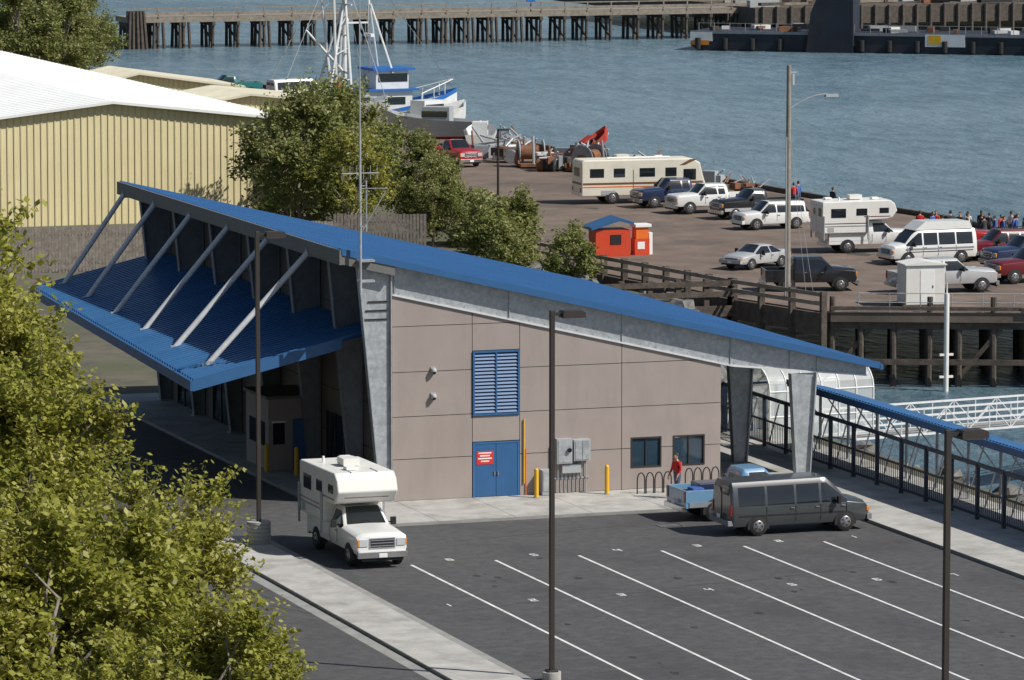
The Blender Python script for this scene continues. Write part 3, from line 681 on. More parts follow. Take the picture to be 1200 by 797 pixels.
def pickup(name,loc,rz,paint,L_=5.7,crew=False,hw=.99,grille='chrome',lower=None):
    g_=grp(name,loc,rz);x=L_/2;M=MB();cr=-.35 if not crew else -1.0
    keys=[(cr,.52,1.28,1.80,.97,.74),(cr+.12,.52,1.28,1.93,.99,.76),(.62,.52,1.28,1.95,.99,.76),(1.22,.52,1.27,1.37,.99,.88),(x-.18,.52,1.17,1.29,.98,.84),(x-.03,.55,1.08,1.2,.95,.8),(x,.6,1.0,1.12,.92,.74)]
    side=[(cr+.28,.62)] if not crew else [(cr+.25,-.25),(-.15,.62)]
    loft(M,keys,side,[(.62,1.22)],paint);finish(M,g_)
    M=MB();b0=-x;b1=cr-.04
    M.bx(b0,b1,-hw+.02,hw-.02,.55,.78,paint)
    for s_ in(-1,1): M.box(((b0+b1)/2,s_*(hw-.06),1.0),(b1-b0,.1,.48),paint)
    M.bx(b0,b0+.07,-hw+.11,hw-.11,.78,1.24,paint);M.bx(b1-.06,b1,-hw+.11,hw-.11,.78,1.26,paint)
    M.bx(b0+.08,b1-.07,-hw+.12,hw-.12,.781,.80,'dark')
    M.box((cr+.0,0,1.58),(.03,1.1,.34),'glass_dark',rot=Matrix.Rotation(R(10),3,'Y'))
    M.obj('cargo_bed',g_,bevel=.02)
    if lower:
        M=MB()
        for s_ in(-1,1): M.box((0,s_*(hw+.003),.68),(L_-.3,.012,.2),lower)
        M.obj('rocker_trim',g_)
    front_rear(g_,L_,hw,1.2,paint,grille=grille,rear_z=1.1,gh=.38)
    side_trim(g_,.99,[cr+.2,.75] if not crew else [cr+.2,-.2,.75],1.2,.55,.85,1.38);wheels(g_,(-x+1.2,x-.95),.40,hw,.45);return g_
def suv(name,loc,rz,paint,L_=4.7):
    g_=grp(name,loc,rz);x=L_/2;hw=.93;M=MB()
    keys=[(-x,.42,1.08,1.24,.88,.72),(-x+.25,.38,1.1,1.76,.93,.72),(.45,.38,1.1,1.8,.93,.72),(1.1,.38,1.08,1.18,.92,.82),(x-.15,.4,1.0,1.08,.9,.77),(x,.48,.86,.94,.84,.70)]
    loft(M,keys,[(-x+.35,-.85),(-.77,-.05),(.03,.45)],[(.45,1.1),(-x,-x+.25)],paint);finish(M,g_)
    M=MB()
    for s_ in(-1,1):M.box((-.7,s_*.6,1.86),(2.2,.04,.04),'dark')
    M.obj('roof_rack',g_)
    front_rear(g_,L_,hw,.98,paint,bump=paint,rear_z=1.1);side_trim(g_,hw,[-1.0,-.02,.85],1.05,.45,.75,1.18);wheels(g_,(-x+.95,x-.9),.36,hw,.38);return g_
def sedan(name,loc,rz,paint):
    L_=4.6;g_=grp(name,loc,rz);x=L_/2;hw=.88;M=MB()
    keys=[(-x,.42,.82,.92,.82,.68),(-x+.12,.36,.9,.98,.86,.74),(-1.35,.33,.92,1.0,.88,.76),(-.75,.33,.92,1.36,.88,.62),(.3,.33,.92,1.4,.88,.62),(.98,.33,.9,.98,.88,.76),(x-.15,.36,.76,.84,.85,.72),(x,.42,.62,.72,.78,.62)]
    loft(M,keys,[(-1.35,-.4),(-.32,.3)],[(.3,.98),(-1.35,-.75)],paint,edge_=.08);finish(M,g_)
    front_rear(g_,L_,hw,.78,paint,bump=paint,rear_z=.85,gh=.18);side_trim(g_,hw,[-1.1,-.36,.6],.88,.4,.55,.98);wheels(g_,(-x+.95,x-.9),.32,hw,.33);return g_
def camper_box(g_,paint='camper_white',long=1.25,z1=3.2):
    M=MB();hw=1.16
    M.prism([(-3.45,1.26),(-3.45,z1-.05),(-3.35,z1),(long-.3,z1+.05),(long,z1-.18),(long+.16,2.58),(long-.15,2.18),(long-.5,2.08),(-.42,2.04),(-.42,1.26)],'Y',-hw,hw,paint)
    M.obj('camper_body',g_,bevel=.06,seg=3)
    M=MB()
    M.bx(-3.2,-.42,-hw+.25,hw-.25,.9,1.26,paint)
    for s_ in(-1,1):
        y_=s_*(hw+.006)
        M.box((-2.4,y_,2.5),(.95,.03,.55),'glass_dark');M.box((-.9,y_,2.55),(.7,.03,.42),'glass_dark');M.box((.55,y_,2.62),(.6,.03,.32),'glass_dark')
        M.box((-1.9,y_,1.7),(2.9,.014,.06),'stripe_grey');M.box((-1.9,y_,1.86),(2.9,.014,.05),'car_maroon');M.box((.1,y_,2.26),(1.7,.014,.05),'car_maroon')
        M.box((-2.9,y_,1.5),(.4,.02,.28),'elec_box')
        for xx in(-3.35,-.5): M.box((xx,s_*(hw+.05),1.6),(.08,.08,1.5),'galv')
    M.box((long+.06,0,2.75),(.03,1.45,.34),'glass_dark',rot=Matrix.Rotation(R(-14),3,'Y'))
    M.box((long-.02,0,2.36),(.02,1.7,.05),'car_maroon',rot=Matrix.Rotation(R(38),3,'Y'))
    M.box((-3.46,.25,2.15),(.03,.66,1.7),'camper_white');M.box((-3.475,.25,2.55),(.02,.35,.4),'glass_dark');M.box((-3.46,-.7,2.55),(.03,.5,.5),'glass_dark')
    for i in range(6): M.tube((-3.56,-.95,1.4+i*.32),(-3.56,-.5,1.4+i*.32),.015,.015,'galv',5)
    M.box((-1.0,0,z1+.2),(.8,.62,.26),paint);M.box((-2.6,.4,z1+.1),(.42,.42,.12),'white_sign');M.box((.2,-.3,z1+.12),(.42,.42,.12),'white_sign');M.tube((-2.2,-.6,z1),(-2.2,-.6,z1+.25),.05,.05,'white_sign',8)
    for s_ in(-1,1): M.box((.55,s_*.5,z1+.06),(.9,.02,.03),'galv')
    M.obj('camper_fittings',g_,bevel=.015)
D=.06
g_=pickup('pickup_truck_with_camper',(-5.05,-11.4,.01),R(-90),'car_white',L_=6.2);camper_box(g_)
van('passenger_van',(12.45,-11.1,.01),R(0.5),'car_grey')
g_=pickup('pickup_truck',(12.05,-7.2,.01),R(1),'car_lblue',L_=5.6,lower='stripe_grey')
M=MB();M.box((-1.4,.2,1.15),(1.1,.9,.5),'car_navy');M.box((-2.1,-.3,1.1),(.5,.6,.35),'shirt_blue');M.box((-.8,-.4,1.25),(.5,.5,.5),'elec_box');M.obj('cargo',g_,bevel=.05)
def motorhome(loc,rz):
    g_=grp('motorhome',loc,rz);hw=1.18;M=MB()
    M.prism([(-4.4,.55),(-4.4,2.9),(-4.25,3.05),(3.5,3.05),(4.1,2.75),(4.35,1.75),(4.5,1.3),(4.5,.55)],'Y',-hw,hw,'rv_cream');M.obj('body',g_,bevel=.09,seg=3)
    M=MB()
    for s_ in(-1,1):
        y_=s_*(hw+.006)
        for xx,l_ in((-3.3,1.0),(-1.7,.8),(.3,1.1),(2.0,.8)):M.box((xx,y_,2.15),(l_,.03,.6),'glass_dark')
        M.box((3.35,y_,1.95),(.9,.03,.75),'glass_dark')
        M.box((0,y_,1.42),(8.6,.02,.14),'rv_brown');M.box((-.2,y_,1.2),(8.2,.02,.07),'orange')
        M.prism([(2.6,2.6),(3.0,2.6),(3.9,3.0),(3.4,3.0)],'Y',y_-.012,y_+.012,'rv_brown')
        M.box((-.7,y_,1.5),(.03,.03,1.7),'dark');M.box((-2.5,y_,.8),(1,.02,.3),'elec_box')
    M.box((4.27,0,2.2),(.04,2.0,.85),'glass_dark',rot=Matrix.Rotation(R(-14),3,'Y'))
    M.box((-4.41,0,2.2),(.03,1.3,.6),'glass_dark');M.box((-4.41,0,1.42),(.02,2.3,.14),'rv_brown');M.box((-4.43,0,.7),(.12,2.3,.22),'chrome')
    for s_ in(-1,1):M.box((-4.42,s_*1.0,1.0),(.04,.16,.3),'lamp_red')
    M.box((4.52,0,.7),(.1,2.3,.25),'chrome')
    M.box((-1.2,0,3.18),(.9,.7,.3),'rv_cream');M.box((1.5,.3,3.12),(.5,.5,.14),'white_sign');M.tube((-2.5,-.8,3.15),(2,-.8,3.15),.07,.07,'white_sign',8)
    M.obj('fittings',g_,bevel=.01);wheels(g_,(-2.2,3.1),.42,hw,.5)
motorhome((58.2,125.5,D),R(-4))
pickup('pickup_truck',(59.3,121.6,D),R(184),'car_navy',crew=True)
pickup('pickup_truck',(59.9,116.6,D),R(185),'car_white',crew=True)
pickup('pickup_truck',(61.4,111.8,D),R(186),'car_black',L_=6.1,lower='car_silver')
suv('suv',(59.3,104.3,D),R(184),'car_white')
g_=pickup('pickup_truck_with_camper',(59.2,88.2,D),R(-4),'car_white',L_=5.9);camper_box(g_,'camper_white')
van('passenger_van',(59.7,80.6,D),R(184),'car_white',True)
pickup('pickup_truck',(63.6,86.0,D),R(-2),'car_red')
suv('suv',(64.9,81.2,D),R(182),'car_maroon')
pickup('pickup_truck',(64.0,75.5,D),R(185),'car_navy',crew=True)
pickup('pickup_truck',(61.1,68.6,D),R(183),'car_maroon',crew=True)
pickup('pickup_truck',(53.6,65.2,D),R(-2),'car_silver',crew=True,L_=6.0)
sedan('sedan',(48.9,81.4,D),R(208),'car_silver')
pickup('pickup_truck',(46.9,68.6,D),R(-14),'car_black',L_=5.2,crew=True)
pickup('pickup_truck',(56.6,160.5,D),R(-82),'car_red')
van('passenger_van',(66.6,235,D),R(10),'car_white')
pickup('pickup_truck',(63,245,D),R(185),'car_teal')
# ---------------------------------------------------------------- people
def person(loc,rz,shirt,pants,h=1.75,lean=0.,arm=.15,step=.12):
    k=h/1.75
    verts=[];ed=[];rad=[];lab=[]
    def V(p,r,l): verts.append(tuple(q*k for q in p));rad.append((r*k,r*k));lab.append(l);return len(verts)-1
    pe=V((0,0,.95),.15,'p');a=V((lean*.1,0,1.12),.14,'s');c=V((lean*.3,0,1.36),.165,'s');n_=V((lean*.4,0,1.51),.06,'k');hd=V((lean*.45,0,1.6),.055,'k')
    ed+= [(pe,a),(a,c),(c,n_),(n_,hd)]
    hands=[]
    for s_ in(-1,1):
        hp=V((0,s_*.1,.9),.105,'p');kn=V((step*s_*.6+.03,s_*.11,.5),.068,'p');an=V((step*s_,s_*.12,.09),.045,'p');to=V((step*s_+.15,s_*.13,.045),.04,'b')
        ed+= [(pe,hp),(hp,kn),(kn,an),(an,to)]
        sh=V((lean*.33,s_*.19,1.42),.068,'s');el=V((lean*.3-.02+arm*.2,s_*.26,1.14),.05,'s');wr=V((lean*.3+arm,s_*.25,.91),.033,'k');pm=V((lean*.3+arm+.02,s_*.25,.83),.035,'k')
        ed+= [(c,sh),(sh,el),(el,wr),(wr,pm)];hands.append((s_,verts[pm]))
    me=bpy.data.meshes.new('b');me.from_pydata(verts,ed,[]);o=bpy.data.objects.new('b',me);COL.objects.link(o)
    o.modifiers.new('s','SKIN')
    for i,sv in enumerate(me.skin_vertices[0].data): sv.radius=rad[i];sv.use_root=(i==0)
    o.modifiers.new('u','SUBSURF').levels=1
    dg=bpy.context.evaluated_depsgraph_get();ev=bpy.data.meshes.new_from_object(o.evaluated_get(dg));bpy.data.objects.remove(o)
    g_=grp('person',loc,rz)
    mm={'p':pants,'s':shirt,'k':'skin','b':'dark'};keys=[pants,shirt,'skin','dark']
    ev.materials.clear()
    for q in keys: ev.materials.append(MATS[q])
    for p_ in ev.polygons:
        c_=p_.center;best=min(range(len(verts)),key=lambda i:(Vector(verts[i])-c_).length-rad[i][0]*.5);p_.material_index=keys.index(mm[lab[best]]);p_.use_smooth=True
    b_=bpy.data.objects.new('body',ev);COL.objects.link(b_);b_.parent=g_
    M=MB();hx=(lean*.5+.015)*k;hz=1.665*k
    M.sphere((hx,0,hz),.1*k,'skin',12,8,(.95,.76,1.18));M.sphere((hx-.02*k,0,hz+.03*k),.106*k,'hair',12,8,(.95,.8,1.08))
    M.sphere((hx+.035*k,0,hz-.015*k),.078*k,'skin',10,8,(.95,.85,1.2));M.box((hx+.11*k,0,hz-.01*k),(.025*k,.02*k,.04*k),'skin')
    for s_ in(-1,1): M.sphere((hx+.098*k,s_*.03*k,hz+.015*k),.011*k,'dark',6,4);M.sphere((hx,s_*.08*k,hz-.005*k),.022*k,'skin',6,4,(.8,.4,1.2))
    M.box((hx+.1*k,0,hz-.055*k),(.01*k,.045*k,.008*k),'lamp_red')
    for s_,p_ in hands:
        for q in range(4):
            x_=p_[0]-.027*k+q*.018*k;l_=(.055,.068,.072,.06)[q]*k
            M.tube((x_,p_[1],p_[2]-.02*k),(x_+.004,p_[1]-s_*.008*k,p_[2]-.02*k-l_*.55),.009*k,.008*k,'skin',5);M.tube((x_+.004,p_[1]-s_*.008*k,p_[2]-.02*k-l_*.55),(x_+.008,p_[1]-s_*.025*k,p_[2]-.02*k-l_),.008*k,.006*k,'skin',5)
        M.tube((p_[0]+.02*k,p_[1],p_[2]+.02*k),(p_[0]+.05*k,p_[1]-s_*.02*k,p_[2]-.03*k),.011*k,.008*k,'skin',5)
    M.obj('head_and_hands',g_,smooth=60)
person((11.0,-2.9,.13),R(200),'shirt_red','jeans',1.78,lean=.12,arm=.2)
q=random.Random(21);sh=['shirt_dark','shirt_dark','shirt_white','shirt_blue','shirt_dark','shirt_red','shirt_blue']
crowd=[(65.4,94.4),(66.0,93.8),(66.2,92.6),(66.8,92.8),(67.5,92.9),(67.3,91.4),(68.5,91.9),(69.1,91.2),(69.7,91.6),(69.3,90.2),(70.1,90.3),(70.5,89.4),(70.0,88.4),(70.7,88.1),(68.9,92.8),(66.6,94.6),(70.6,86.8),(68.0,90.4),(70.4,91.6),(71.0,90.5),(70.9,85.6),(69.6,89.2),(68.2,93.3),(69.5,92.9),(70.9,92.6),(68.6,89.0),(71.2,84.0),(71.4,82.2),(67.0,118.0),(66.2,116.9),(67.4,113)]
for i,(x,y) in enumerate(crowd):
    person((x,y,D),R(q.uniform(0,360)),q.choice(sh),q.choice(['jeans','pants_dark']),q.uniform(1.6,1.88),lean=q.uniform(0,.15),arm=q.uniform(.02,.25))
# ---------------------------------------------------------------- fishing boat
B=grp('fishing_boat',(75.5,246,-4),R(4),1.18)
M=MB();secs=[(-8,2.2,.2,1.9),(-4,2.7,-.1,1.8),(1,2.8,-.2,2.0),(5,2.2,-.1,2.6),(7.5,1.0,.2,3.2),(8.8,.05,1.0,3.6)]
for a,c in zip(secs,secs[1:]):
    for s_ in(-1,1):
        M.add([(a[0],0,a[2]-.4),(c[0],0,c[2]-.4),(c[0],s_*c[1]*.8,c[2]+.3),(a[0],s_*a[1]*.8,a[2]+.3)],[(0,1,2,3)],'hull_black')
        M.add([(a[0],s_*a[1]*.8,a[2]+.3),(c[0],s_*c[1]*.8,c[2]+.3),(c[0],s_*c[1],c[3]-.35),(a[0],s_*a[1],a[3]-.35)],[(0,1,2,3)],'boat_white')
        M.add([(a[0],s_*a[1],a[3]-.35),(c[0],s_*c[1],c[3]-.35),(c[0],s_*c[1]*1.02,c[3]),(a[0],s_*a[1]*1.02,a[3])],[(0,1,2,3)],'boat_blue')
    M.add([(a[0],-a[1],a[3]-.4),(c[0],-c[1],c[3]-.4),(c[0],c[1],c[3]-.4),(a[0],a[1],a[3]-.4)],[(0,1,2,3)],'elec_box')
M.add([(-8,-2.2,1.9),(-8,2.2,1.9),(-8,1.8,.5),(-8,-1.8,.5)],[(0,1,2,3)],'boat_white')
M.obj('hull',B)
M=MB();M.bx(-.5,4.2,-1.8,1.8,1.6,3.6,'boat_white');M.bx(1.2,4.0,-1.5,1.5,3.6,5.2,'boat_white');M.bx(-1.2,4.7,-2.1,2.1,3.6,3.75,'boat_blue');M.bx(.9,4.5,-1.75,1.75,5.2,5.4,'boat_blue')
M.bx(1.4,3.9,-1.53,1.53,4.3,4.95,'glass_dark');M.bx(4.0,4.03,-1.3,1.3,4.3,4.95,'glass_dark');M.bx(0,3.6,-1.83,1.83,2.5,3.1,'glass_dark')
for s_ in(-1,1):
    M.tube((5,s_*1.8,3.3),(8.4,s_*.15,4.3),.05,.05,'boat_white',5)
    for x,y_,z in((5,1.8,3.3),(6.3,1.2,3.7),(7.5,.6,4.0)): M.tube((x,s_*y_,z-1),(x,s_*y_,z),.05,.05,'boat_white',5)
M.obj('wheelhouse',B)
M=MB();M.tube((-.9,0,1.6),(-.9,0,16.5),.2,.14,'boat_white',8);M.tube((1.2,0,5),(1.2,0,13),.14,.1,'boat_white',8)
M.beam((-.9,0,9),(1.2,0,9),.14,.14,'boat_white');M.beam((-.9,0,12),(1.2,0,12),.14,.14,'boat_white')
for s_ in(-1,1):
    M.tube((-1.8,s_*.5,3),(-2.6,s_*1.8,15.5),.13,.09,'boat_white',6);M.tube((-.9,s_*1.8,1.6),(-.9,s_*.1,11.5),.12,.1,'boat_white',6)
    M.tube((-3.2,s_*1.8,1.6),(-1.0,s_*.1,10.5),.11,.1,'boat_white',6);M.tube((2.6,s_*1.6,5),(1.3,s_*.1,10.5),.1,.08,'boat_white',6)
    for t in(.2,.35,.5,.65,.8): M.tube((-.9,-1.8+1.7*t,1.6+9.9*t),(-.9,1.8-1.7*t,1.6+9.9*t),.06,.06,'boat_white',6)
    for t in(.3,.55,.8): M.tube((-.9,s_*(1.8-1.7*t),1.6+9.9*t),(-3.2+2.2*t,s_*(1.8-1.7*t),1.6+8.9*t),.06,.06,'boat_white',6)
    M.tube((-.9,0,16),(8.5,0,3.6),.03,.03,'elec_box',4);M.tube((-.9,0,16),(-7.8,s_*2,2),.03,.03,'elec_box',4);M.tube((-2.6,s_*1.8,15.5),(-.9,0,12),.03,.03,'elec_box',4);M.tube((-.9,0,13),(2,s_*2.5,2),.03,.03,'elec_box',4)
M.tube((-.9,0,5),(-4.2,0,8.5),.12,.09,'boat_white',8);M.tube((-4.2,0,8.5),(-.9,0,12),.03,.03,'elec_box',4)
for z,w_ in((10.5,1.6),(12.5,1.3),(14.2,.9)): M.beam((-.9,-w_,z),(-.9,w_,z),.12,.12,'boat_white')
M.box((1.2,0,8),(.3,1.6,.25),'white_sign');M.sphere((-.9,0,9.2),.35,'white_sign');M.tube((-6,-1.2,2.4),(-6,1.2,2.4),.7,.7,'net_green',12)
M.obj('rigging',B)
# ---------------------------------------------------------------- wharf gear
def winch(loc,rz,m1='elec_box'):
    M=MB();M.box((0,0,.2),(3,2,.2),'rust')
    M.tube((0,-.9,1.1),(0,.9,1.1),.55,.55,'rust',14)
    for s_ in(-1,1):
        M.tube((0,s_*.9,1.1),(0,s_*.98,1.1),.95,.95,m1,16);M.tube((0,s_*.985,1.1),(0,s_*.99,1.1),.7,.7,'galv_dull',16);M.prism([(-1,.3),(1,.3),(.2,1.3),(-.2,1.3)],'Y',s_*1.05-.05,s_*1.05+.05,'rust')
    M.tube((-1.4,0,.3),(-1.1,0,2.4),.1,.1,m1,8);M.tube((1.3,.4,.3),(.9,.3,2.2),.1,.1,m1,8);M.obj('net_winch',loc=loc,rz=rz,smooth=40)
winch((61.5,157,D),1.4,'elec_box');winch((64,151,D),2.2,'galv_dull')
def junk(loc,rz,seed,sc=1.):
    q=random.Random(seed);M=MB()
    for i in range(6):
        M.box((q.uniform(-1.4,1.4),q.uniform(-1,1),q.uniform(.3,.9)),(q.uniform(.4,1.6),q.uniform(.4,1.2),q.uniform(.3,.9)),q.choice(['elec_box','rust','timber','galv_dull','boat_white','galv_dull']),rz=q.uniform(0,1))
    for i in range(12):
        a=(q.uniform(-1.7,1.7),q.uniform(-1,1),q.uniform(.1,1));M.tube(a,(a[0]+q.uniform(-1.2,1.2),a[1]+q.uniform(-1,1),a[2]+q.uniform(0,1.0)),.08,.06,q.choice(['galv','rust','elec_box']),6)
    for i in range(3):
        a=(q.uniform(-1.5,1.5),q.uniform(-1,1),.4);M.tube(a,(a[0],a[1]+.7,.4),.4,.4,q.choice(['tyre','rust','galv_dull']),12)
    M.obj('deck_machinery',loc=loc,rz=rz,bevel=.02).scale=(sc,)*3
for i,(x,y,s_) in enumerate(((65.5,147,1.2),(66.5,141,1.1),(67.5,136,.9),(60.5,163,1.3),(63.5,166,1.4),(65,172,1.2),(65.2,194,1.2),(64,203,1.2),(62,153,1.2),(66,158,1.3),(68,130,.7))): junk((x,y,D),i*.9,i+5,s_)
def skiff(loc,rz,m,m2,sc,pitch=0.):
    M=MB();s2=[(-2.5,.9,0,.9),(0,1.1,-.05,1.0),(1.8,.8,.05,1.2),(2.8,.05,.5,1.5)]
    for a,c in zip(s2,s2[1:]):
        for s_ in(-1,1):
            M.add([(a[0],0,a[2]),(c[0],0,c[2]),(c[0],s_*c[1]*.8,c[2]+.2),(a[0],s_*a[1]*.8,a[2]+.2)],[(0,1,2,3)],m2)
            M.add([(a[0],s_*a[1]*.8,a[2]+.2),(c[0],s_*c[1]*.8,c[2]+.2),(c[0],s_*c[1],c[3]),(a[0],s_*a[1],a[3])],[(0,1,2,3)],m)
        M.add([(a[0],-a[1]*.8,a[2]+.35),(c[0],-c[1]*.8,c[2]+.35),(c[0],c[1]*.8,c[2]+.35),(a[0],a[1]*.8,a[2]+.35)],[(0,1,2,3)],'elec_box')
    M.add([(-2.5,-.9,.9),(-2.5,.9,.9),(-2.5,.7,.1),(-2.5,-.7,.1)],[(0,1,2,3)],m)
    M.bx(-.8,.6,-.5,.5,.4,1.6,m);M.bx(-.7,.62,-.52,.52,1.1,1.4,'glass_dark')
    for x in(-1.6,1.2):M.bx(x-.1,x+.1,-.7,.7,-.35-(pitch*(x+2.5)),.05,'timber')
    o=M.obj('skiff',loc=loc,rz=rz);o.scale=(sc,)*3;o.rotation_euler=(0,-pitch,rz)
skiff((61.6,180,.6),2.6,'elec_box','safety_red',1.6);skiff((63.6,188,.6),.5,'boat_white','boat_white',1.6);skiff((65,211,.4),.4,'elec_box','boat_blue',1.1);skiff((62.8,172.5,.5),1.2,'boat_white','orange',1.2)
skiff((67.2,159,.95),.3,'hull_red','boat_white',.72,.5)
M=MB();M.prism([(-.3,0),(.3,0),(.06,2.4),(-.06,2.4)],'Y',-.25,.25,'orange');M.obj('channel_marker',loc=(69,230,D))
# ---------------------------------------------------------------- far pier
FP=grp('timber_pier');M=MB();M.bx(93,186,398,404,-.7,0,'timber_light')
M.bx(93,186,397.85,398,0.25,.6,'timber_light');M.obj('deck',FP)
M=MB();x=93.6
while x<186:
    for y in(398.3,399.9,402,403.6):
        M.tube((x+rr.uniform(-.2,.2),y,-6),(x,y,-.7),.22,.2,'timber',7)
    M.bx(x-.2,x+.2,397.9,404,-1.2,-.7,'timber')
    M.beam((x,398,-3.6),(x,403.6,-1.2),.12,.3,'timber')
    if rr.random()<.45: M.tube((x+.8,398.0,-6),(x+.6,398.2,-.5),.22,.2,'timber',7);M.tube((x-.7,398.0,-6),(x-.5,398.2,-.5),.22,.2,'timber',7)
    M.bx(x-.08,x+.08,397.9,398.05,-.1,1.1,'timber_light');x+=rr.uniform(2.9,3.9)
M.bx(93,186,397.93,398.0,1.0,1.15,'timber_light')
for dx in(-1,-.4,.3,.9,1.5):
    for dy in (0,1): M.tube((94+dx,397.6+dy,-6),(94+dx*.7,397.8+dy,.8),.25,.22,'timber',7)
M.obj('piles',FP)
M=MB();M.bx(-.6,.6,-.1,.1,1.2,2.4,'boat_blue');M.bx(-.08,.08,-.05,.05,0,1.2,'dark');M.obj('blue_sign',loc=(147,398,0))
BG=grp('barge',(181.5,364,-4),R(-36));M=MB()
M.prism([(-23,2.4),(-23,.6),(-21,-.5),(24,-.5),(26,.6),(26,2.4)],'Y',-6,6,'hull_black');M.bx(-23,26,-6.1,-6.0,2.15,2.5,'galv_dull')
M.bx(-23.05,-20.2,-6.14,-6.01,1.2,2.3,'boat_white');M.bx(-22.9,-20.6,-6.16,-6.141,.7,1.3,'amber');M.bx(7,12,-6.14,-6.01,.9,2.4,'boat_white');M.bx(7.4,9,-6.16,-6.141,1.2,2.3,'yellow')
for i in range(14):M.tube((-22+i*3.5,-6.3,.2),(-22+i*3.5,-6.3,1.6),.35,.35,'tyre',10)
M.obj('hull',BG)
M=MB();M.prism([(-8,-.3),(-2.0,-.3),(-2.0,6.6),(-6.6,6.8),(-7.4,5)],'Y',-6.8,-3,'hull_black')
q=random.Random(4)
for i in range(44):
    x=q.uniform(-21,25);
    if -9<x<-1: continue
    M.box((x,q.uniform(-4,4.5),2.4+.3),(q.uniform(.5,2.5),q.uniform(.5,1.6),q.uniform(.3,.8)),q.choice(['rust','dark','timber','elec_box','galv_dull','hull_black','boat_white']),rz=q.uniform(0,1))
for i in range(24):
    x=-22+i*2;M.tube((x,-5.8,2.4),(x,-5.8,3.5),.05,.05,'galv_dull',5)
M.tube((-22,-5.8,3.45),(-9,-5.8,3.45),.03,.03,'galv_dull',5);M.tube((-1,-5.8,3.45),(24,-5.8,3.45),.03,.03,'galv_dull',5)
M.obj('deckhouse_and_gear',BG)
M=MB();M.bx(176,300,392,470,-2,.2,'timber');x=177
while x<260: M.tube((x,391.8,-6),(x,391.8,.4),.25,.25,'timber',7);x+=2
for i in range(170):
    M.box((q.uniform(178,250),q.uniform(393,440),q.uniform(.5,1.0)),(q.uniform(1,6),q.uniform(.4,1.4),q.uniform(.3,1.3)),q.choice(['rust','timber','elec_box','dark','timber_light','timber','concrete_grey','boat_white']),rz=q.uniform(-.5,.5))
for i in range(20):
    x=q.uniform(178,250);y=q.uniform(394,430);M.tube((x,y,.2),(x+q.uniform(-2,2),y,q.uniform(3,8)),.12,.1,q.choice(['galv_dull','timber','boat_white']),6)
M.obj('industrial_dock')
# ---------------------------------------------------------------- trees
def tree_data(seed,H,Rc,nl,leaf,lm,nlobe=16,zc=.6,rz_=.4,dens=1.):
    g_=np.random.default_rng(seed);q=random.Random(seed);M=MB()
    pts=[Vector((0,0,-.2))]
    for i in range(1,7): pts.append(Vector((q.uniform(-.25,.25)*i*.4,q.uniform(-.25,.25)*i*.4,H*.74*i/6)))
    r0=.020*H
    for i in range(6): M.tube(pts[i],pts[i+1],r0*(1-i*.14),r0*(1-(i+1)*.14),'bark',8)
    C=[];Wt=[]
    for i in range(nlobe):
        while True:
            d=Vector((q.uniform(-1,1),q.uniform(-1,1),q.uniform(-1,1)))
            if .4<d.length<1:break
        c=Vector((d.x*Rc*.8,d.y*Rc*.8,H*zc+d.z*H*rz_*.85))
        if c.z<H*.12:c.z=H*.12+q.random()
        r=Rc*q.uniform(.20,.42)
        t=min(5,max(1,int((c.z/H)*5)));s_=pts[t];mid=s_.lerp(c,.5)+Vector((q.uniform(-.3,.3),q.uniform(-.3,.3),.35))
        M.tube(s_,mid,r0*.42,r0*.26,'bark',6);M.tube(mid,c,r0*.26,r0*.12,'bark',6)
        out=Vector((d.x,d.y,d.z*.6)).normalized()
        ns=int(15*(r/Rc/.3)**1.5*dens)+5
        for j in range(ns):
            v=(Vector((q.gauss(0,1),q.gauss(0,1),q.gauss(0,1)+.4))+out*.8).normalized();l=r*q.uniform(.7,1.6);bend=Vector((0,0,q.uniform(-.15,.4)*l))
            pr=c
            k_=max(3,int(l/.3))
            for u in range(1,k_+1):
                tt=u/k_;e=c+v*l*tt+bend*tt*tt
                C.append(tuple(e));Wt.append(.5+q.random() if tt>.3 else .2)
                if u%2==0 or u==k_: M.tube(pr,e,.03*(1-tt*.6)*r0*5,.03*(1-tt*.8)*r0*5,'bark',4);pr=e
    C=np.array(C);wt=np.array(Wt);wt/=wt.sum()
    idx=g_.choice(len(C),nl,p=wt);sg=.15*max(1,leaf/.12)
    P=C[idx]+g_.normal(0,1,(nl,3))*np.array([sg,sg,sg*.8])
    Nn=g_.normal(0,1,(nl,3));Nn[:,2]=np.abs(Nn[:,2])+.5;Nn/=np.linalg.norm(Nn,axis=1)[:,None]
    A_=np.cross(Nn,g_.normal(0,1,(nl,3)));A_/=np.linalg.norm(A_,axis=1)[:,None];Bv=np.cross(Nn,A_)
    sz=leaf*g_.uniform(.6,1.25,(nl,1))
    V=np.stack([P-A_*sz,P+Bv*sz*.6,P+A_*sz,P-Bv*sz*.6],1).reshape(-1,3)
    me=bpy.data.meshes.new('leaves');me.vertices.add(nl*4);me.vertices.foreach_set('co',V.astype(np.float32).ravel())
    me.loops.add(nl*4);me.loops.foreach_set('vertex_index',np.arange(nl*4,dtype=np.int32))
    me.polygons.add(nl);me.polygons.foreach_set('loop_start',np.arange(0,nl*4,4,dtype=np.int32))
    me.materials.append(MATS[lm]);me.update(calc_edges=True);me.validate()
    return M.mesh('limbs',50),me
TD=[tree_data(1,12,4.0,28000,.115,'leaf_alder',26),tree_data(2,10,3.8,25000,.115,'leaf_alder',24,.56,.42),tree_data(3,6.5,2.8,15000,.11,'leaf_alder',17,.5,.45),
    tree_data(4,9.5,3.6,16000,.15,'leaf_mid',28,.56,.44),tree_data(5,4,2.4,7500,.13,'leaf_mid',14,.45,.5),tree_data(9,9,3.4,7500,.13,'leaf_alder',16,.62,.42,.7)]
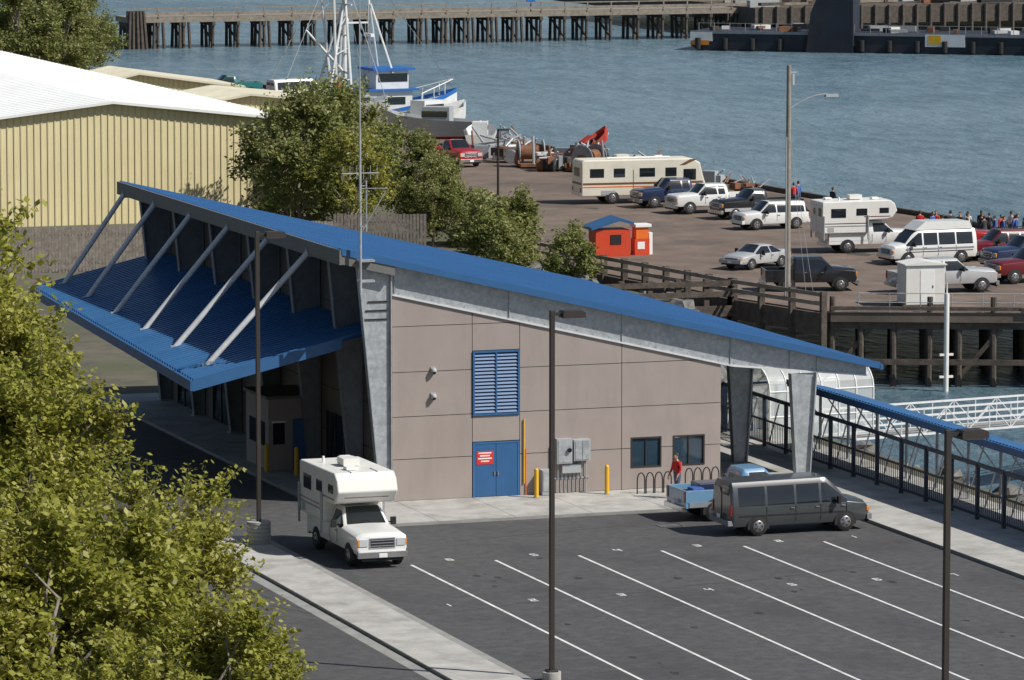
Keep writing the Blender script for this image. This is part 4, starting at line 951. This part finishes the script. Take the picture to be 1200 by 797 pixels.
def tree(k,x,y,sc=1.,rz=0.,name='alder_tree',z=0.):
    g_=grp(name,(x,y,z),rz,sc)
    for nm,me in zip(('trunk_and_limbs','leaves'),TD[k]):
        o=bpy.data.objects.new(nm,me);COL.objects.link(o);o.parent=g_
for k,x,y,sc,r in[(0,-20.9,-13,1.0,0),(0,-24.2,-8,1.12,2),(1,-21.4,-27,1.0,1),(1,-20.2,-21,.8,4),(1,-26.5,-31,1.05,3),(2,-22.0,-41,1.15,.5),(2,-25,-45,1.25,2.2),(2,-20.4,-33,1.0,5),(2,-21.6,-37,1.2,3.6),(1,-28,-43,.9,2),(2,-20.8,-49,.9,1.2),(2,-24.5,-54,.95,4.2),(2,-19.8,-16.5,.85,2.4),(0,-22.4,3,1.0,4.4),(1,-24,-19,.95,5.2),(2,-19.4,-47,.75,3),(5,-19.0,-9,1.1,1),(5,-19.4,-22,.85,3.4),(5,-20.6,-4,1.32,.6),(5,-18.8,-35,.75,2),(5,-21.6,-11,1.42,2.2),(5,-17.6,2,1.0,3.2),(2,-17.6,-2,1.0,1.5),(1,-18.4,8,.85,4)]:
    tree(k,x,y,sc,r)
for k,x,y,sc,r in[(3,26.5,101,1.0,0),(3,30.5,105,.98,1.4),(3,33.2,111,.92,2.7),(3,36,106,.66,4),(3,34.5,99,.56,.7),(4,35.5,88,1.05,0),(4,33.3,84,.85,2),(4,37.0,94,.9,3.1),(3,34.4,119,.75,1.9),(4,36.3,79,.75,1),(3,31,117,.8,2.2),(4,37.2,101,.9,2),(5,28.5,97.5,.8,3)]:
    tree(k,x,y,sc,r,'alder_tree' if k!=4 else 'alder_shrub')
for k,x,y,sc,r in[(3,41,262,1.2,0),(3,46,266,1.2,1),(3,51,268,1.0,2.2),(3,45,255,1.1,4),(4,41,168,.8,0),(4,52,206,.8,1),(3,42,270,1.3,3),(3,55,268,.95,1),(3,50,258,.95,5),(3,53,263,.9,2)]:
    tree(k,x,y,sc,r,'alder_tree' if k==3 else 'alder_shrub')
